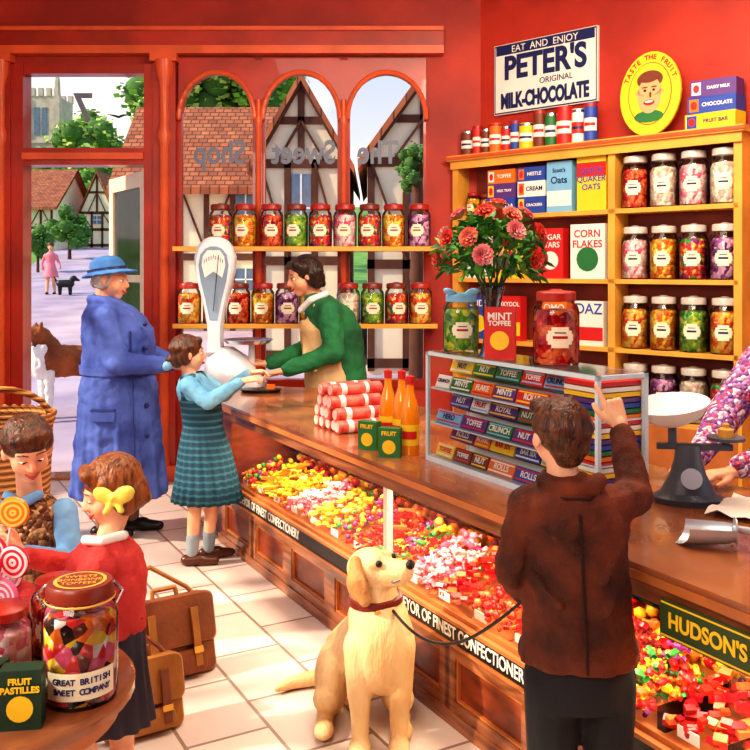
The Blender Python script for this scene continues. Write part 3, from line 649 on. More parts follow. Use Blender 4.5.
mb=MB(BLUEC); mb.loft([(-.005,0,.98,.226,.216),(-.005,0,1.03,.229,.218)]); mb.mat(NAVY)
for z_ in (1.28,1.14,.8,.62): mb.ell((.19 if z_>1 else .2,-.13,z_),.014)
mb.mat(SEAM); mb.chain([(.12,-.185,1.24),(.13,-.19,.95),(.145,-.205,.6),(.155,-.215,.28)],.005,6); mb.box(-.1,.04,-.235,-.2,.78,.79); mb.mat(BLUEC); mb.box(-.1,.04,-.232,-.2,.72,.785); mb.obj('belt_and_buttons',w)
hand(w,(.345,-.19,1.045),(1,.15,-.15),(0,0,-1),-1,.95,SK1); hand(w,(.335,.13,1.01),(1,-.1,-.2),(0,0,-1),1,.95,SK1)
mb=MB(mat('stocking',(150,110,90),.6)); mb.chain([(-.08,-.08,.35),(-.08,-.08,.08)],[.055,.038]); mb.chain([(.06,.09,.35),(.06,.09,.08)],[.055,.038]); blob(mb,'legs',w,.01,2)
mb=MB(BLACK); shoe(mb,(-.11,-.08,0),(1,0,0),.24,.042); shoe(mb,(.03,.09,0),(1,0,0),.24,.042); blob(mb,'shoes',w,.009,2)
# ---- girl at counter
BLOU=cloth('blue_blouse',(134,192,220),(96,156,198)); PIN=wave_mat('teal_plaid',(28,70,92),(52,112,134),scale=9,dist=.5,dirn='Z',rough=.8,bump=.1,pos=(.6,.9))
g=empty('girl',(-.93,4.92,0))
head(g,(-.09,0,1.145),-72,2,0,.205,SK2,HB,[('e',(0,-.08,.14),(.38,.44,.39)),('e',(0,-.3,-.1),(.3,.2,.28)),('e',(.3,-.12,-.05),(.09,.18,.25)),('e',(-.3,-.12,-.05),(.09,.18,.25)),('c',(.1,.26,.33),(-.2,.24,.3),.12,.1),('c',(0,-.5,-.15),(0,-.58,-.45),.13,.05)],neck=(-.07,0,1.0),nr=.036,brow=.7)
mb=MB(SKYC)
for s_ in (-1,1): mb.ell((-.185,-.07+s_*.035,1.085),(.02,.035,.025),RX(20*s_))
mb.obj('hair_bow',g)
mb=MB(BLOU); mb.loft([(-.01,0,.74,.10,.085),(-.02,0,.85,.105,.09),(-.04,0,.94,.115,.095),(-.06,0,1.0,.085,.08),(-.07,0,1.035,.045,.045)])
mb.chain([(-.07,-.095,.98),(.045,-.14,.90),(.19,-.05,.99)],[.052,.045,.03]); mb.chain([(-.03,.1,.98),(.08,.13,.9),(.22,.08,1.02)],[.052,.043,.03]); mb.chain([(-.1,-.05,1.02),(-.03,-.06,1.02)],[.02,.02])
blob(mb,'blouse',g,.008,2,wr=.012,ws=.04)
mb=MB(PIN); mb.loft([(-.01,0,.78,.105,.092),(-.01,0,.74,.11,.095),(0,0,.6,.145,.125),(.01,0,.45,.17,.15),(.012,0,.345,.19,.165)],n=132,pl=22,amp=.055)
mb.obj('pinafore_skirt',g,sharp=0)
mb=MB(PIN); mb.loft([(-.01,0,.76,.112,.097),(-.02,0,.85,.113,.098),(-.03,0,.90,.113,.098)]); mb.chain([(-.1,-.07,.9),(-.11,-.06,1.01),(-.05,-.07,1.03),(.03,-.08,.9)],.017); mb.chain([(-.09,.07,.9),(-.1,.06,1.01),(-.03,.06,1.03),(.05,.07,.9)],.017); blob(mb,'pinafore_bodice',g,.008,2)
hand(g,(.215,-.045,1.0),(1,.35,.15),(0,.5,-1),-1,.68,SK2); hand(g,(.245,.075,1.03),(1,0,.1),(0,-.5,-1),1,.68,SK2)
mb=MB(SK2); mb.chain([(-.05,-.03,.42),(-.05,-.03,.3),(-.06,-.04,.12)],[.05,.04,.032]); mb.chain([(.03,.05,.42),(.03,.05,.3),(.01,.07,.12)],[.05,.04,.032]); blob(mb,'legs',g,.008,2)
mb=MB(mat('grey_sock',(150,160,170),.8)); mb.chain([(-.057,-.04,.15),(-.062,-.04,.06)],[.038,.032]); mb.chain([(.012,.07,.15),(.008,.07,.06)],[.038,.032]); blob(mb,'socks',g,.007,1)
mb=MB(mat('brown_shoe',(90,44,24),.3)); shoe(mb,(-.09,-.05,0),(1,.1,0),.19,.034); shoe(mb,(-.02,.07,0),(1,.3,0),.19,.034); blob(mb,'shoes',g,.007,2)
# ---- shopkeeper
GRC=cloth('green_knit',(40,130,78),(22,88,52),b=.4,bs=90); APR=cloth('apron',(232,202,152),(208,168,116))
w=empty('shopkeeper',(-.3,6.14,0))
head(w,(-.185,-.01,1.56),112,-14,0,.275,SK1,HK,[('e',(0,-.1,.14),(.38,.42,.39)),('e',(0,-.3,-.12),(.32,.22,.26)),('e',(.3,-.14,-.1),(.12,.2,.24)),('e',(-.3,-.14,-.1),(.12,.2,.24)),('c',(.24,.2,.30),(-.24,.2,.32),.13,.13),('e',(.29,.02,.2),(.13,.18,.15)),('e',(-.29,.02,.2),(.13,.18,.15)),('e',(.28,-.2,-.28),(.12,.14,.1)),('e',(-.28,-.2,-.28),(.12,.14,.1)),('e',(0,-.4,-.3),(.2,.1,.1)),('e',(.36,-.1,.02),.1),('e',(-.36,-.1,.02),.1),('e',(.3,-.3,.05),.14),('e',(-.3,-.3,.05),.14)],neck=(-.1,0,1.38),nr=.058,lip=(190,40,50),smile=.03,brow=.8)
mb=MB(GRC); mb.loft([(.06,0,.72,.19,.18),(.06,0,.9,.185,.17),(.05,0,1.05,.18,.17),(.02,0,1.2,.19,.19),(-.02,0,1.32,.165,.19),(-.07,0,1.4,.11,.13),(-.1,0,1.44,.065,.07)])
mb.chain([(.0,-.17,1.32),(.03,-.24,1.06),(-.27,-.26,.95)],[.085,.075,.05]); mb.chain([(-.05,.15,1.32),(-.15,.14,1.06),(-.4,-.1,.98)],[.08,.07,.05]); blob(mb,'cardigan',w,.011,2,wr=.02,ws=.06)
mb=MB(APR); mb.loft([(.03,-.02,.5,.215,.2),(.02,-.02,.7,.19,.19),(.0,-.02,.9,.182,.178),(-.02,-.02,1.05,.178,.165),(-.055,-.02,1.2,.16,.15),(-.09,-.02,1.26,.12,.11)]); mb.chain([(-.16,-.08,1.24),(-.1,-.13,1.36),(-.06,-.08,1.42)],.018); blob(mb,'apron',w,.011,2,wr=.008,ws=.06)
mb=MB(WHITE); mb.chain([(-.2,-.06,1.33),(-.13,-.12,1.4),(-.03,-.09,1.44)],.024); blob(mb,'collar',w,.008,1)
mb=MB(BLACK); mb.loft([(.04,.03,.3,.22,.2),(.04,.02,.7,.17,.16),(.05,0,.85,.17,.15)]); blob(mb,'skirt',w,.014,2)
mb=MB(SK1); mb.chain([(0,-.08,.35),(0,-.08,.08)],[.05,.035]); mb.chain([(.08,.08,.35),(.08,.08,.08)],[.05,.035]); blob(mb,'legs',w,.01,1)
mb=MB(BLACK); shoe(mb,(.04,-.08,0),(-1,0,0),.23,.04); shoe(mb,(.12,.08,0),(-1,0,0),.23,.04); blob(mb,'shoes',w,.01,1)
hand(w,(-.3,-.265,.94),(-1,-.05,-.15),(0,0,-1),1,1.0,SK1); hand(w,(-.43,-.12,.975),(-1,-.3,0),(0,0,1),-1,1.0,SK1)
# ---- boy at counter (seen from behind)
JAC=cloth('brown_tweed',(122,54,26),(64,26,12),b=.4,bs=150,sc=7)
b=empty('boy',(.5,2.3,0))
head(b,(-.03,0,1.18),18,8,0,.19,SK2,HB,[('e',(0,-.09,.14),(.375,.44,.39)),('e',(0,-.28,-.05),(.30,.22,.25)),('e',(0,-.3,-.26),(.2,.12,.1)),('e',(.3,-.02,.14),(.08,.2,.18)),('e',(-.3,-.02,.14),(.08,.2,.18)),('c',(.2,.28,.32),(-.2,.28,.32),.12,.12),('c',(.0,-.2,.45),(.12,-.05,.54),.08,.03)],neck=(-.02,-.01,1.05),nr=.042)
mb=MB(JAC); mb.loft([(.02,0,.615,.145,.11),(.02,0,.63,.15,.115),(.015,0,.75,.138,.108),(.01,0,.88,.136,.105),(.005,0,.96,.142,.105),(-.0,0,1.02,.125,.09),(-.01,0,1.06,.075,.07),(-.02,0,1.085,.055,.055)])
mb.chain([(-.11,0,1.0),(-.15,-.005,.83),(-.10,.10,.74)],[.052,.046,.036]); mb.chain([(.11,.0,1.0),(.19,.09,1.0),(.185,.19,1.14)],[.054,.05,.037])
mb.chain([(-.075,-.03,1.07),(-.04,-.06,1.06),(0,-.068,1.058),(.04,-.06,1.06),(.065,-.03,1.07)],.02); mb.loft([(.02,0,.61,.153,.12),(.02,0,.65,.151,.118)])
mb.chain([(-.10,-.09,.97),(-.04,-.108,.93),(0,-.108,.92)],.009); mb.chain([(.12,-.06,.93),(.06,-.103,.84)],.010); mb.chain([(.125,-.05,.86),(.07,-.103,.76)],.009); mb.chain([(-.11,-.07,.85),(-.05,-.108,.78)],.008)
blob(mb,'jacket',b,.0068,2,wr=.014,ws=.045)
mb=MB(mat('seam_brown',(46,18,8),.8)); mb.chain([(.0,-.103,1.0),(.005,-.1085,.9),(.01,-.112,.75),(.015,-.121,.62)],.0035,6); mb.chain([(-.075,-.05,1.045),(-.03,-.083,1.035),(.03,-.083,1.035),(.065,-.05,1.045)],.003,6); mb.obj('jacket_seams',b)
hand(b,(-.095,.115,.725),(.3,.8,-.4),(1,0,0),1,.72,SK2,curl=(60,70,40))
hand(b,(.183,.2,1.165),(-.3,.3,1),(-.4,.9,0),-1,.82,SK2,point=True)
TRO=cloth('black_trousers',(26,26,34),(14,14,18))
mb=MB(TRO); mb.loft([(.02,0,.5,.13,.1),(.02,0,.6,.135,.1),(.02,0,.68,.125,.095)]); mb.chain([(-.045,0,.56),(-.05,0,.3),(-.05,-.01,.08)],[.078,.06,.053]); mb.chain([(.09,0,.56),(.10,.01,.3),(.10,.01,.08)],[.078,.06,.053]); blob(mb,'trousers',b,.009,2)
mb=MB(BLACK); shoe(mb,(-.05,-.04,0),(0,1,0),.2,.038); shoe(mb,(.10,-.02,0),(.2,1,0),.2,.038); blob(mb,'shoes',b,.008,2)
# ---- left boy
VEST=candy_mat('fairisle_vest',[(170,120,76),(110,64,36),(140,90,54),(206,160,110),(96,50,34)],scale=70,rough=.9); SHB=cloth('blue_shirt',(126,174,218),(94,142,196))
b=empty('boy',(-1.12,2.92,0))
head(b,(.02,-.07,1.035),-148,-22,5,.205,SK2,HB,[('e',(0,-.08,.16),(.38,.43,.37)),('e',(0,-.28,-.02),(.3,.2,.24)),('c',(.22,.26,.3),(-.2,.24,.34),.1,.12),('c',(.1,.3,.32),(-.16,.34,.2),.07,.05),('e',(.3,.02,.14),(.08,.18,.16)),('e',(-.3,.02,.14),(.08,.18,.16))],neck=(0,0,.88),nr=.042,brow=.7,down=1,smile=.03)
mb=MB(VEST); mb.loft([(0,0,.5,.12,.1),(0,0,.6,.122,.1),(0,0,.75,.128,.1),(0,0,.82,.118,.09),(0,0,.87,.06,.06)]); blob(mb,'vest',b,.008,2)
mb=MB(SHB); mb.chain([(.115,-.01,.82),(.165,-.09,.68),(.075,-.22,.75)],[.044,.038,.028]); mb.chain([(-.115,-.01,.82),(-.16,-.09,.68),(-.07,-.22,.76)],[.044,.038,.028]); mb.chain([(-.05,-.06,.885),(0,-.08,.86),(.05,-.06,.885)],.016); blob(mb,'shirt',b,.007,2,wr=.01,ws=.04)
hand(b,(.06,-.235,.76),(-.6,-.4,.5),(-.5,.3,.5),1,.72,SK2,curl=(35,40,30)); hand(b,(-.055,-.235,.77),(.5,-.4,.6),(.5,.3,.3),-1,.72,SK2,curl=(35,40,30))
mb=MB(TRO); mb.loft([(0,0,.35,.13,.1),(0,0,.52,.12,.1)]); mb.chain([(-.06,0,.45),(-.07,0,.1)],[.065,.045]); mb.chain([(.06,0,.45),(.07,0,.1)],[.065,.045]); blob(mb,'trousers',b,.01,2)
mb=MB(BLACK); shoe(mb,(-.07,.03,0),(0,-1,0),.18,.034); shoe(mb,(.07,.03,0),(0,-1,0),.18,.034); blob(mb,'shoes',b,.008,1)
# ---- left girl with bow
CAR=cloth('red_cardigan',(218,66,62),(170,36,42),b=.4,bs=90)
g=empty('girl',(-.80,2.6,0))
head(g,(.035,0,.965),112,-18,0,.19,SK2,HR,[('e',(0,-.1,.15),(.4,.44,.4)),('e',(0,-.3,-.12),(.34,.26,.32)),('e',(.32,-.14,-.12),(.12,.2,.28)),('e',(-.32,-.14,-.12),(.12,.2,.28)),('c',(.2,.24,.36),(-.2,.24,.36),.12,.12),('e',(.32,.02,.14),(.1,.16,.16)),('e',(-.32,.02,.14),(.1,.16,.16)),('e',(.34,-.2,-.3),(.1,.14,.1)),('e',(0,-.45,-.3),(.2,.1,.1))],neck=(.03,0,.83),nr=.036,brow=.7,down=1,smile=.03)
mb=MB(mat('yellow_ribbon',(252,226,96),.5,var=.2,scale=30)); mb.M=T(.075,-.1,.965)
mb.ell((-.028,0,.008),(.034,.012,.022),RY(25)); mb.ell((.028,-.005,.012),(.034,.012,.024),RY(-25)); mb.ell((0,-.008,.005),.012); mb.chain([(0,0,0),(-.02,-.01,-.035)],[.008,.01]); mb.chain([(0,0,0),(.022,-.01,-.03)],[.008,.01])
blob(mb,'hair_bow',g,.005,1)
mb=MB(CAR); mb.loft([(.02,0,.56,.115,.10),(.02,0,.62,.115,.10),(.02,0,.72,.12,.105),(.02,0,.79,.1,.095),(.03,0,.83,.055,.055)])
mb.chain([(.03,-.10,.77),(-.04,-.16,.66),(-.17,-.13,.72)],[.05,.044,.03]); mb.chain([(-.0,.11,.77),(-.1,.12,.7),(-.20,.0,.77)],[.05,.042,.03]); blob(mb,'cardigan',g,.0076,2,wr=.014,ws=.045)
mb=MB(WHITE); mb.chain([(-.02,-.05,.835),(.03,-.06,.835),(.08,-.02,.84)],.015); blob(mb,'collar',g,.006,1)
hand(g,(-.195,-.125,.735),(-1,.1,.35),(0,.6,-.5),1,.7,SK2,curl=(30,35,25)); hand(g,(-.225,.0,.78),(-1,-.1,.2),(0,-.5,.5),-1,.7,SK2,curl=(30,35,25))
mb=MB(cloth('navy_skirt',(60,50,70),(36,30,46))); mb.loft([(.02,0,.6,.11,.096),(.02,0,.45,.12,.105),(.02,0,.3,.14,.12)],n=96,pl=16,amp=.05); mb.obj('skirt',g,sharp=0)
mb=MB(SK2); mb.chain([(-.03,-.03,.36),(-.03,-.03,.08)],[.042,.032]); mb.chain([(.06,.03,.36),(.06,.03,.08)],[.042,.032]); blob(mb,'legs',g,.008,1)
mb=MB(BLACK); shoe(mb,(0,-.03,0),(-1,0,0),.17,.032); shoe(mb,(.08,.03,0),(-1,0,0),.17,.032); blob(mb,'shoes',g,.008,1)
# ---- floral woman behind counter at right
FLO=candy_mat('floral_blouse',[(160,100,170),(200,146,204),(124,72,144),(240,224,234),(206,80,110)],scale=60,rough=.8)
w=empty('shop_assistant',(1.78,3.62,0))
head(w,(-.2,-.13,1.5),119,-22,0,.235,SK1,HG,[('e',(0,-.1,.14),(.38,.42,.38)),('e',(0,-.36,0),(.2,.2,.2)),('c',(.22,.24,.3),(-.22,.24,.3),.12,.12)],neck=(-.1,-.07,1.32),nr=.055)
mb=MB(FLO); mb.loft([(.02,.02,.7,.2,.19),(.0,0,.95,.2,.18),(-.03,-.02,1.12,.2,.19),(-.07,-.04,1.26,.17,.17),(-.1,-.07,1.34,.08,.08)])
mb.chain([(-.02,-.22,1.22),(-.16,-.36,.99),(-.48,-.42,.9)],[.085,.075,.045]); mb.chain([(-.17,.12,1.22),(-.36,.02,1.02),(-.58,-.28,.91)],[.085,.075,.045]); blob(mb,'blouse',w,.012,3)
hand(w,(-.51,-.43,.885),(-1,-.15,-.1),(0,0,-1),-1,.95,SK1); hand(w,(-.6,-.31,.9),(-.7,-.6,-.15),(0,0,-1),1,.95,SK1)
mb=MB(TRO); mb.loft([(.03,.02,.3,.23,.22),(.02,.02,.75,.195,.18)]); blob(mb,'skirt',w,.014,2)
mb=MB(SK1); mb.chain([(.08,-.06,.35),(.08,-.06,.08)],[.05,.035]); mb.chain([(-.03,.1,.35),(-.03,.1,.08)],[.05,.035]); blob(mb,'legs',w,.012,1)
mb=MB(BLACK); shoe(mb,(.1,-.05,0),(-.9,-.4,0),.23,.04); shoe(mb,(.0,.12,0),(-.9,-.4,0),.23,.04); blob(mb,'shoes',w,.01,1)
# ---- labrador
FUR=mat('labrador_fur',(244,212,162),.75,scale=7,col2=(220,174,116),bump=.5,bscale=110,stretch=(1,1,.35)); FURD=mat('labrador_ear',(214,158,98),.75,scale=7,col2=(186,130,76),bump=.4,bscale=110)
d=empty('labrador_dog',(-.01,3.08,0))
mb=MB(FUR)
mb.ell((.03,-.03,.33),(.118,.115,.165)); mb.ell((.02,.0,.40),(.108,.105,.11)); mb.cap((.02,.04,.34),(-.05,.24,.18),.12,.135)
for sx in (-1,1):
    cx=-.03+sx*.115; mb.ell((cx,.17,.13),(.065,.13,.125),RX(-20)); mb.chain([(cx+sx*.015,.07,.1),(cx+sx*.02,.2,.05),(cx+sx*.02,.05,.03)],[.05,.035,.03]); mb.ell((cx+sx*.02,.0,.026),(.036,.055,.027))
    fx=.025+sx*.065; mb.chain([(fx,-.06,.34),(fx+sx*.004,-.075,.2),(fx,-.07,.12),(fx,-.08,.04)],[.06,.043,.034,.03]); mb.ell((fx,-.105,.025),(.038,.054,.025))
    for t_ in (-1,0,1): mb.ell((fx+t_*.02,-.14,.02),(.014,.024,.018))
mb.cap((.02,.0,.42),(.0,.01,.545),.09,.074)
hd=T(-.005,-.01,.585)@RZ(-122)@RX(14)@S(1.1)   # head facing right/toward viewer, raised
mb.M=hd; mb.ell((0,-.005,.0),(.066,.075,.062)); mb.cap((0,.04,-.012),(0,.115,-.02),.044,.034); mb.ell((0,.12,-.012),(.032,.03,.026)); mb.cap((0,.03,-.035),(0,.1,-.045),.032,.022); mb.ell((.035,.035,.02),(.025,.03,.022)); mb.ell((-.035,.035,.02),(.025,.03,.022))
mb.M=Matrix(); mb.chain([(-.06,.33,.08),(-.16,.4,.035),(-.3,.36,.025),(-.36,.31,.02)],[.045,.034,.026,.012])
blob(mb,'body',d,.0075,3)
mb=MB(FURD); mb.M=hd
for s_ in (-1,1): mb.chain([(s_*.058,-.01,.035),(s_*.085,.0,-.02),(s_*.085,.015,-.075)],[.018,.03,.02]); mb.ell((s_*.088,.0,-.03),(.013,.038,.05))
blob(mb,'ears',d,.005,2)
mb=MB(BLACK); mb.M=hd; mb.ell((0,.146,-.002),(.02,.012,.014)); mb.ell((.042,.062,.018),.0105); mb.ell((-.042,.062,.018),.0105); mb.chain([(-.03,.09,-.042),(-.02,.13,-.034),(0,.143,-.03),(.02,.13,-.034),(.03,.09,-.042)],.0035,6); mb.obj('nose_and_eyes',d)
mb=MB(mat('collar_leather',(120,30,24),.4)); mb.rev([(.086,-.012),(.094,-.01),(.094,.01),(.086,.012)],24,T(.012,.003,.475)@RY(-4)); mb.mat(GOLD); mb.ell((.02,-.096,.455),(.014,.004,.016)); mb.obj('collar',d)
cu=bpy.data.curves.new('dog_lead','CURVE'); cu.dimensions='3D'; cu.bevel_depth=.005; sp=cu.splines.new('NURBS'); pts=[(.06,3.0,.465),(.12,2.9,.42),(.22,2.74,.44),(.32,2.55,.58),(.40,2.46,.69),(.42,2.43,.73)]
sp.points.add(len(pts)-1)
for i,p in enumerate(pts): sp.points[i].co=(*p,1)
sp.use_endpoint_u=True; cu.materials.append(BLACK); lo=bpy.data.objects.new('dog_lead',cu); bpy.context.collection.objects.link(lo)
# ---------------------------------------------------------------- foreground left table and goods
mb=MB(WOOD); mb.M=T(-.9,2.08,0)
mb.rev([(.0001,.60),(.32,.60),(.335,.61),(.335,.63),(.325,.64),(.0001,.64)],40); mb.mat(WOODD); mb.rev([(.05,.6),(.035,.5),(.05,.4),(.03,.25),(.06,.12),(.05,.08)],16)
for k in range(3):
    a=k*2.094+.5; mb.chain([(0,0,.14),(.15*math.cos(a),.15*math.sin(a),.09),(.25*math.cos(a),.25*math.sin(a),.02)],[.03,.025,.02])
mb.mat(WOODL); mb.rev([(.3,.6),(.3,.56),(.28,.56),(.28,.6)],40)
mb.obj('round_table')
TT=.64
BIG=candy_mat('sweets_big',[(40,30,28),(236,100,140),(246,206,60),(245,240,235),(110,50,40),(240,120,40),(220,50,50)],scale=34)
mb=MB(BIG); r=.083;h=.26
mb.rev([(.0001,.008),(r*.93,.008),(r*.95,.03),(r*.95,h*.68),(r*.8,h*.74),(.0001,.19)],24)
mb.mat(GLASSJ).rev([(.0001,0),(r*.95,0),(r,.015),(r,h*.72),(r*.9,h*.82),(r*.8,h*.86),(r*.8,h*.9)],24,close=False)
mb.mat(LIDB).rev([(r*.86,h*.87),(r*.9,h*.88),(r*.9,h*.97),(r*.84,h),(.0001,h)],24)
mb.mat(GOLD).rev([(r*.92,h*.85),(r*.94,h*.86),(r*.92,h*.87)],24,close=False); mb.rev([(.0001,h+.001),(r*.7,h+.001)],20,close=False); mb.mat(LIDB); mb.rev([(.0001,h+.002),(r*.6,h+.002)],20,close=False)
mb.mat(LABEL); arcpatch(mb,r*1.012,.025,.085,225,335); mb.mat(STEEL); mb.chain([(-r*.95,0,h*.8),(-r*1.1,0,h*.9),(-r*.9,0,h*.97)],.004,6); mb.chain([(r*.95,0,h*.8),(r*1.1,0,h*.9),(r*.9,0,h*.97)],.004,6)
o=mb.obj('storage_jar',M=T(-.665,2.03,TT)@RZ(10))
for i,l in enumerate(('GREAT BRITISH','SWEET COMPANY')):
    for k,ch in enumerate(l):
        a=math.radians(281+(k-6)*6.8); text(ch,.018,T(r*1.02*math.cos(a),r*1.02*math.sin(a),.066-i*.022)@RZ(math.degrees(a)+90)@RX(90),NAVY,o,.0004,bold=.0005)
for l,yy in (('SWEETS',.018),('BONBONS',-.004),('TOFFEES',-.026)): text(l,.02,T(0,yy,h+.003),GOLD,o,.0003)
PGR=mat('dark_green_card',(24,60,40),.45,var=.1)
for (x,y,rr) in ((-.74,1.875,8),(-.835,1.90,-8),(-.92,1.96,0)):
    carton('pastille_box',T(x,y,TT)@RZ(rr),.085,.045,.125,PGR,YEL,'FRUIT/PASTILLES',YEL,style=2,ts=.018)
for (x,y,k) in ((-.86,2.08,'pink'),(-1.02,2.1,'mix'),(-.80,2.27,'red')):
    mb=MB(); addjar(mb,.065,.19,k,LIDR); mb.obj('sweet_jar',M=T(x,y,TT))
# lollipop stand with swirl lollipops
def swm(n,c1,c2): return wave_mat(n,c1,c2,scale=22,dist=1.5,dirn='Y',bands='RINGS',bump=0,pos=(.45,.55),rough=.25,detail=0)
SWR=swm('swirl_red',(224,40,80),(255,238,238)); SWY=swm('swirl_yellow',(246,150,20),(255,230,120)); SWP=swm('swirl_pink',(240,110,160),(255,240,240))
mb=MB(WOODL); mb.rev([(.0001,0),(.05,0),(.05,.05),(.0001,.05)],20); mb.mat(WHITE)
heads_=[(-.03,-.02,.20,SWR,.045,10),(.04,-.04,.17,SWP,.045,-20),(.0,-.06,.25,SWR,.045,0),(-.06,.0,.27,SWY,.042,15),(.05,0,.24,SWR,.042,-12)]
for (x,y,z,m,r_,tl) in heads_: mb.mat(WHITE); mb.cap((x*.6,y*.6,.04),(x,y,z),.004,.004,6)
so=mb.obj('lollipop_stand',M=T(-.94,2.22,TT))
for (x,y,z,m,r_,tl) in heads_:
    mb=MB(m); mb.rev([(.0001,-.008),(r_*.9,-.007),(r_,0),(r_*.9,.007),(.0001,.008)],24,RX(90)); mb.obj('swirl',so,M=T(x,y,z)@RZ(tl))
for (x,y,z,m,r_,tl) in ((-1.045,2.6,.90,SWY,.045,10),(-1.06,2.5,.82,SWR,.045,-15),(-1.0,2.44,.77,SWP,.045,20)):
    mb=MB(m); mb.rev([(.0001,-.008),(r_*.9,-.007),(r_,0),(r_*.9,.007),(.0001,.008)],24,RX(90)); mb.mat(WHITE); mb.cap((0,0,-r_*.9),(0,0,-r_-.06),.004,.004,6)
    mb.obj('swirl_lollipop',M=T(x,y,z)@RZ(tl)@RY(tl))
# wicker hamper
WIC=wave_mat('wicker',(206,142,74),(130,74,32),scale=12,dist=1,dirn='Z',rough=.7,bump=.9,pos=(.3,.7))
mb=MB(WIC); mb.rev([(.0001,0),(.17,0),(.2,.3),(.22,.7),(.23,.93),(.235,.95),(.21,.95),(.2,.7)],32,close=False)
for k in range(36):
    a=k*2*math.pi/36; b_=a+.25; mb.cap((.225*math.cos(a),.225*math.sin(a),.95),(.235*math.cos(b_),.235*math.sin(b_),.98),.014,.012,6)
mb.chain([(.22*math.cos(t_),0,.95+.14*math.sin(t_)) for t_ in [math.pi*i/10 for i in range(11)]],.014,8)
mb.obj('wicker_basket',M=T(-1.62,3.85,0)@RZ(20))
# satchels
LTH=mat('leather_brown',(146,78,40),.4,scale=5,col2=(100,48,24),bump=.2,bscale=60,coat=.2); LTH2=mat('leather_tan',(182,122,56),.4,scale=5,col2=(142,86,34),bump=.2,bscale=60)
def satchel(M,w,h,d,m,m2):
    mb=MB(m)
    def rb(x0,x1,y0,y1,z0,z1):
        prof=[]
        for cx,cz,a0 in ((x1-.03,z0+.03,-90),(x1-.03,z1-.03,0),(x0+.03,z1-.03,90),(x0+.03,z0+.03,180)):
            for i in range(5): a=math.radians(a0+90*i/4); prof.append((cx+.03*math.cos(a),cz+.03*math.sin(a)))
        k=len(prof); cxm=(x0+x1)/2;czm=(z0+z1)/2
        ly=[(y0,.95),(y0+.012,1),(y1-.012,1),(y1,.95)]
        vs=[(cxm+(x-cxm)*f,y,czm+(z-czm)*f) for y,f in ly for x,z in prof]
        mb.add(vs,[tuple(range(k))[::-1],tuple(3*k+i for i in range(k))]+[(j*k+i,j*k+(i+1)%k,(j+1)*k+(i+1)%k,(j+1)*k+i) for j in range(3) for i in range(k)],False)
    rb(-w/2,w/2,0,d,0,h); rb(-w/2-.006,w/2+.006,-.018,d+.004,h*.38,h+.008); rb(-w*.36,w*.36,-.03,.0,h*.04,h*.34)
    mb.mat(m2)
    for sx in (-1,1):
        mb.box(sx*w*.25-.014,sx*w*.25+.014,-.034,-.018,h*.12,h*.85); mb.mat(GOLD); mb.box(sx*w*.25-.018,sx*w*.25+.018,-.04,-.034,h*.28,h*.36); mb.mat(m2)
    mb.chain([(-w*.15,d/2,h),(-w*.13,d/2,h+.04),(w*.13,d/2,h+.04),(w*.15,d/2,h)],.009,8)
    mb.chain([(-w*.5,d/2,h*.9),(-w*.45,d*.8,h+.09),(-w*.1,d*.9,h+.13),(w*.3,d*.8,h+.03),(w*.5,d*.6,h*.8)],.009,8)
    return mb.obj('school_satchel',M=M)
satchel(T(-.77,3.5,0.005)@RZ(34)@RX(-16),.35,.30,.1,LTH,LTH2); satchel(T(-.78,3.08,0.005)@RZ(32)@RX(-16),.28,.24,.08,LTH2,LTH)
# ---------------------------------------------------------------- outside
GRD=mat('street_paving',(196,176,192),.9,scale=1.2,col2=(166,146,170),bump=.2,bscale=10); GRS=mat('grass',(130,172,76),.9,scale=2,col2=(90,140,54),bump=.4,bscale=20)
def gz(y): return -.03 if y<8 else (-.03+(y-8)*.078 if y<22 else 1.06+(y-22)*.085)
mb=MB(GRD); mb.add([(-90,-12,-.05),(-3.43,-12,-.05),(-3.43,7.02,-.05),(-90,7.02,-.05)],[(0,1,2,3)]); ys=[7.02,8,10,12,15,18,22,30,45,70,100,160]
for a,b_ in zip(ys[:-1],ys[1:]):
    xa=-7.5 if a<20 else -9.5-(a-22)*.25; xb=-7.5 if b_<20 else -9.5-(b_-22)*.25
    ra=4.5 if a<20 else -6.4-(a-22)*.3; rb_=4.5 if b_<20 else -6.4-(b_-22)*.3
    mb.mat(GRS); mb.add([(-90,a,gz(a)),(xa,a,gz(a)),(xb,b_,gz(b_)),(-90,b_,gz(b_))],[(0,1,2,3)])
    mb.mat(GRD); mb.add([(xa,a,gz(a)),(ra,a,gz(a)),(rb_,b_,gz(b_)),(xb,b_,gz(b_))],[(0,1,2,3)])
    mb.mat(GRS); mb.add([(ra,a,gz(a)),(60,a,gz(a)),(60,b_,gz(b_)),(rb_,b_,gz(b_))],[(0,1,2,3)])
mb.obj('street_ground',clean=False,sharp=0)
PLA=mat('plaster',(252,234,200),.9,scale=2,var=.12); TIM=mat('timber',(104,60,40),.8,scale=5,var=.3); RTL=brick_mat('roof_tiles',(196,116,76),(150,86,60),(100,58,44),1,.16,.1,.01,.9,bump=.6); PANE=mat('old_pane',(110,130,156),.2,var=.3); STN=mat('stone',(208,192,176),.9,scale=1.5,var=.25)
BRK=brick_mat('old_brick',(214,130,92),(188,100,72),(210,186,164),1,.22,.07,.008,.9,plane='XZ')
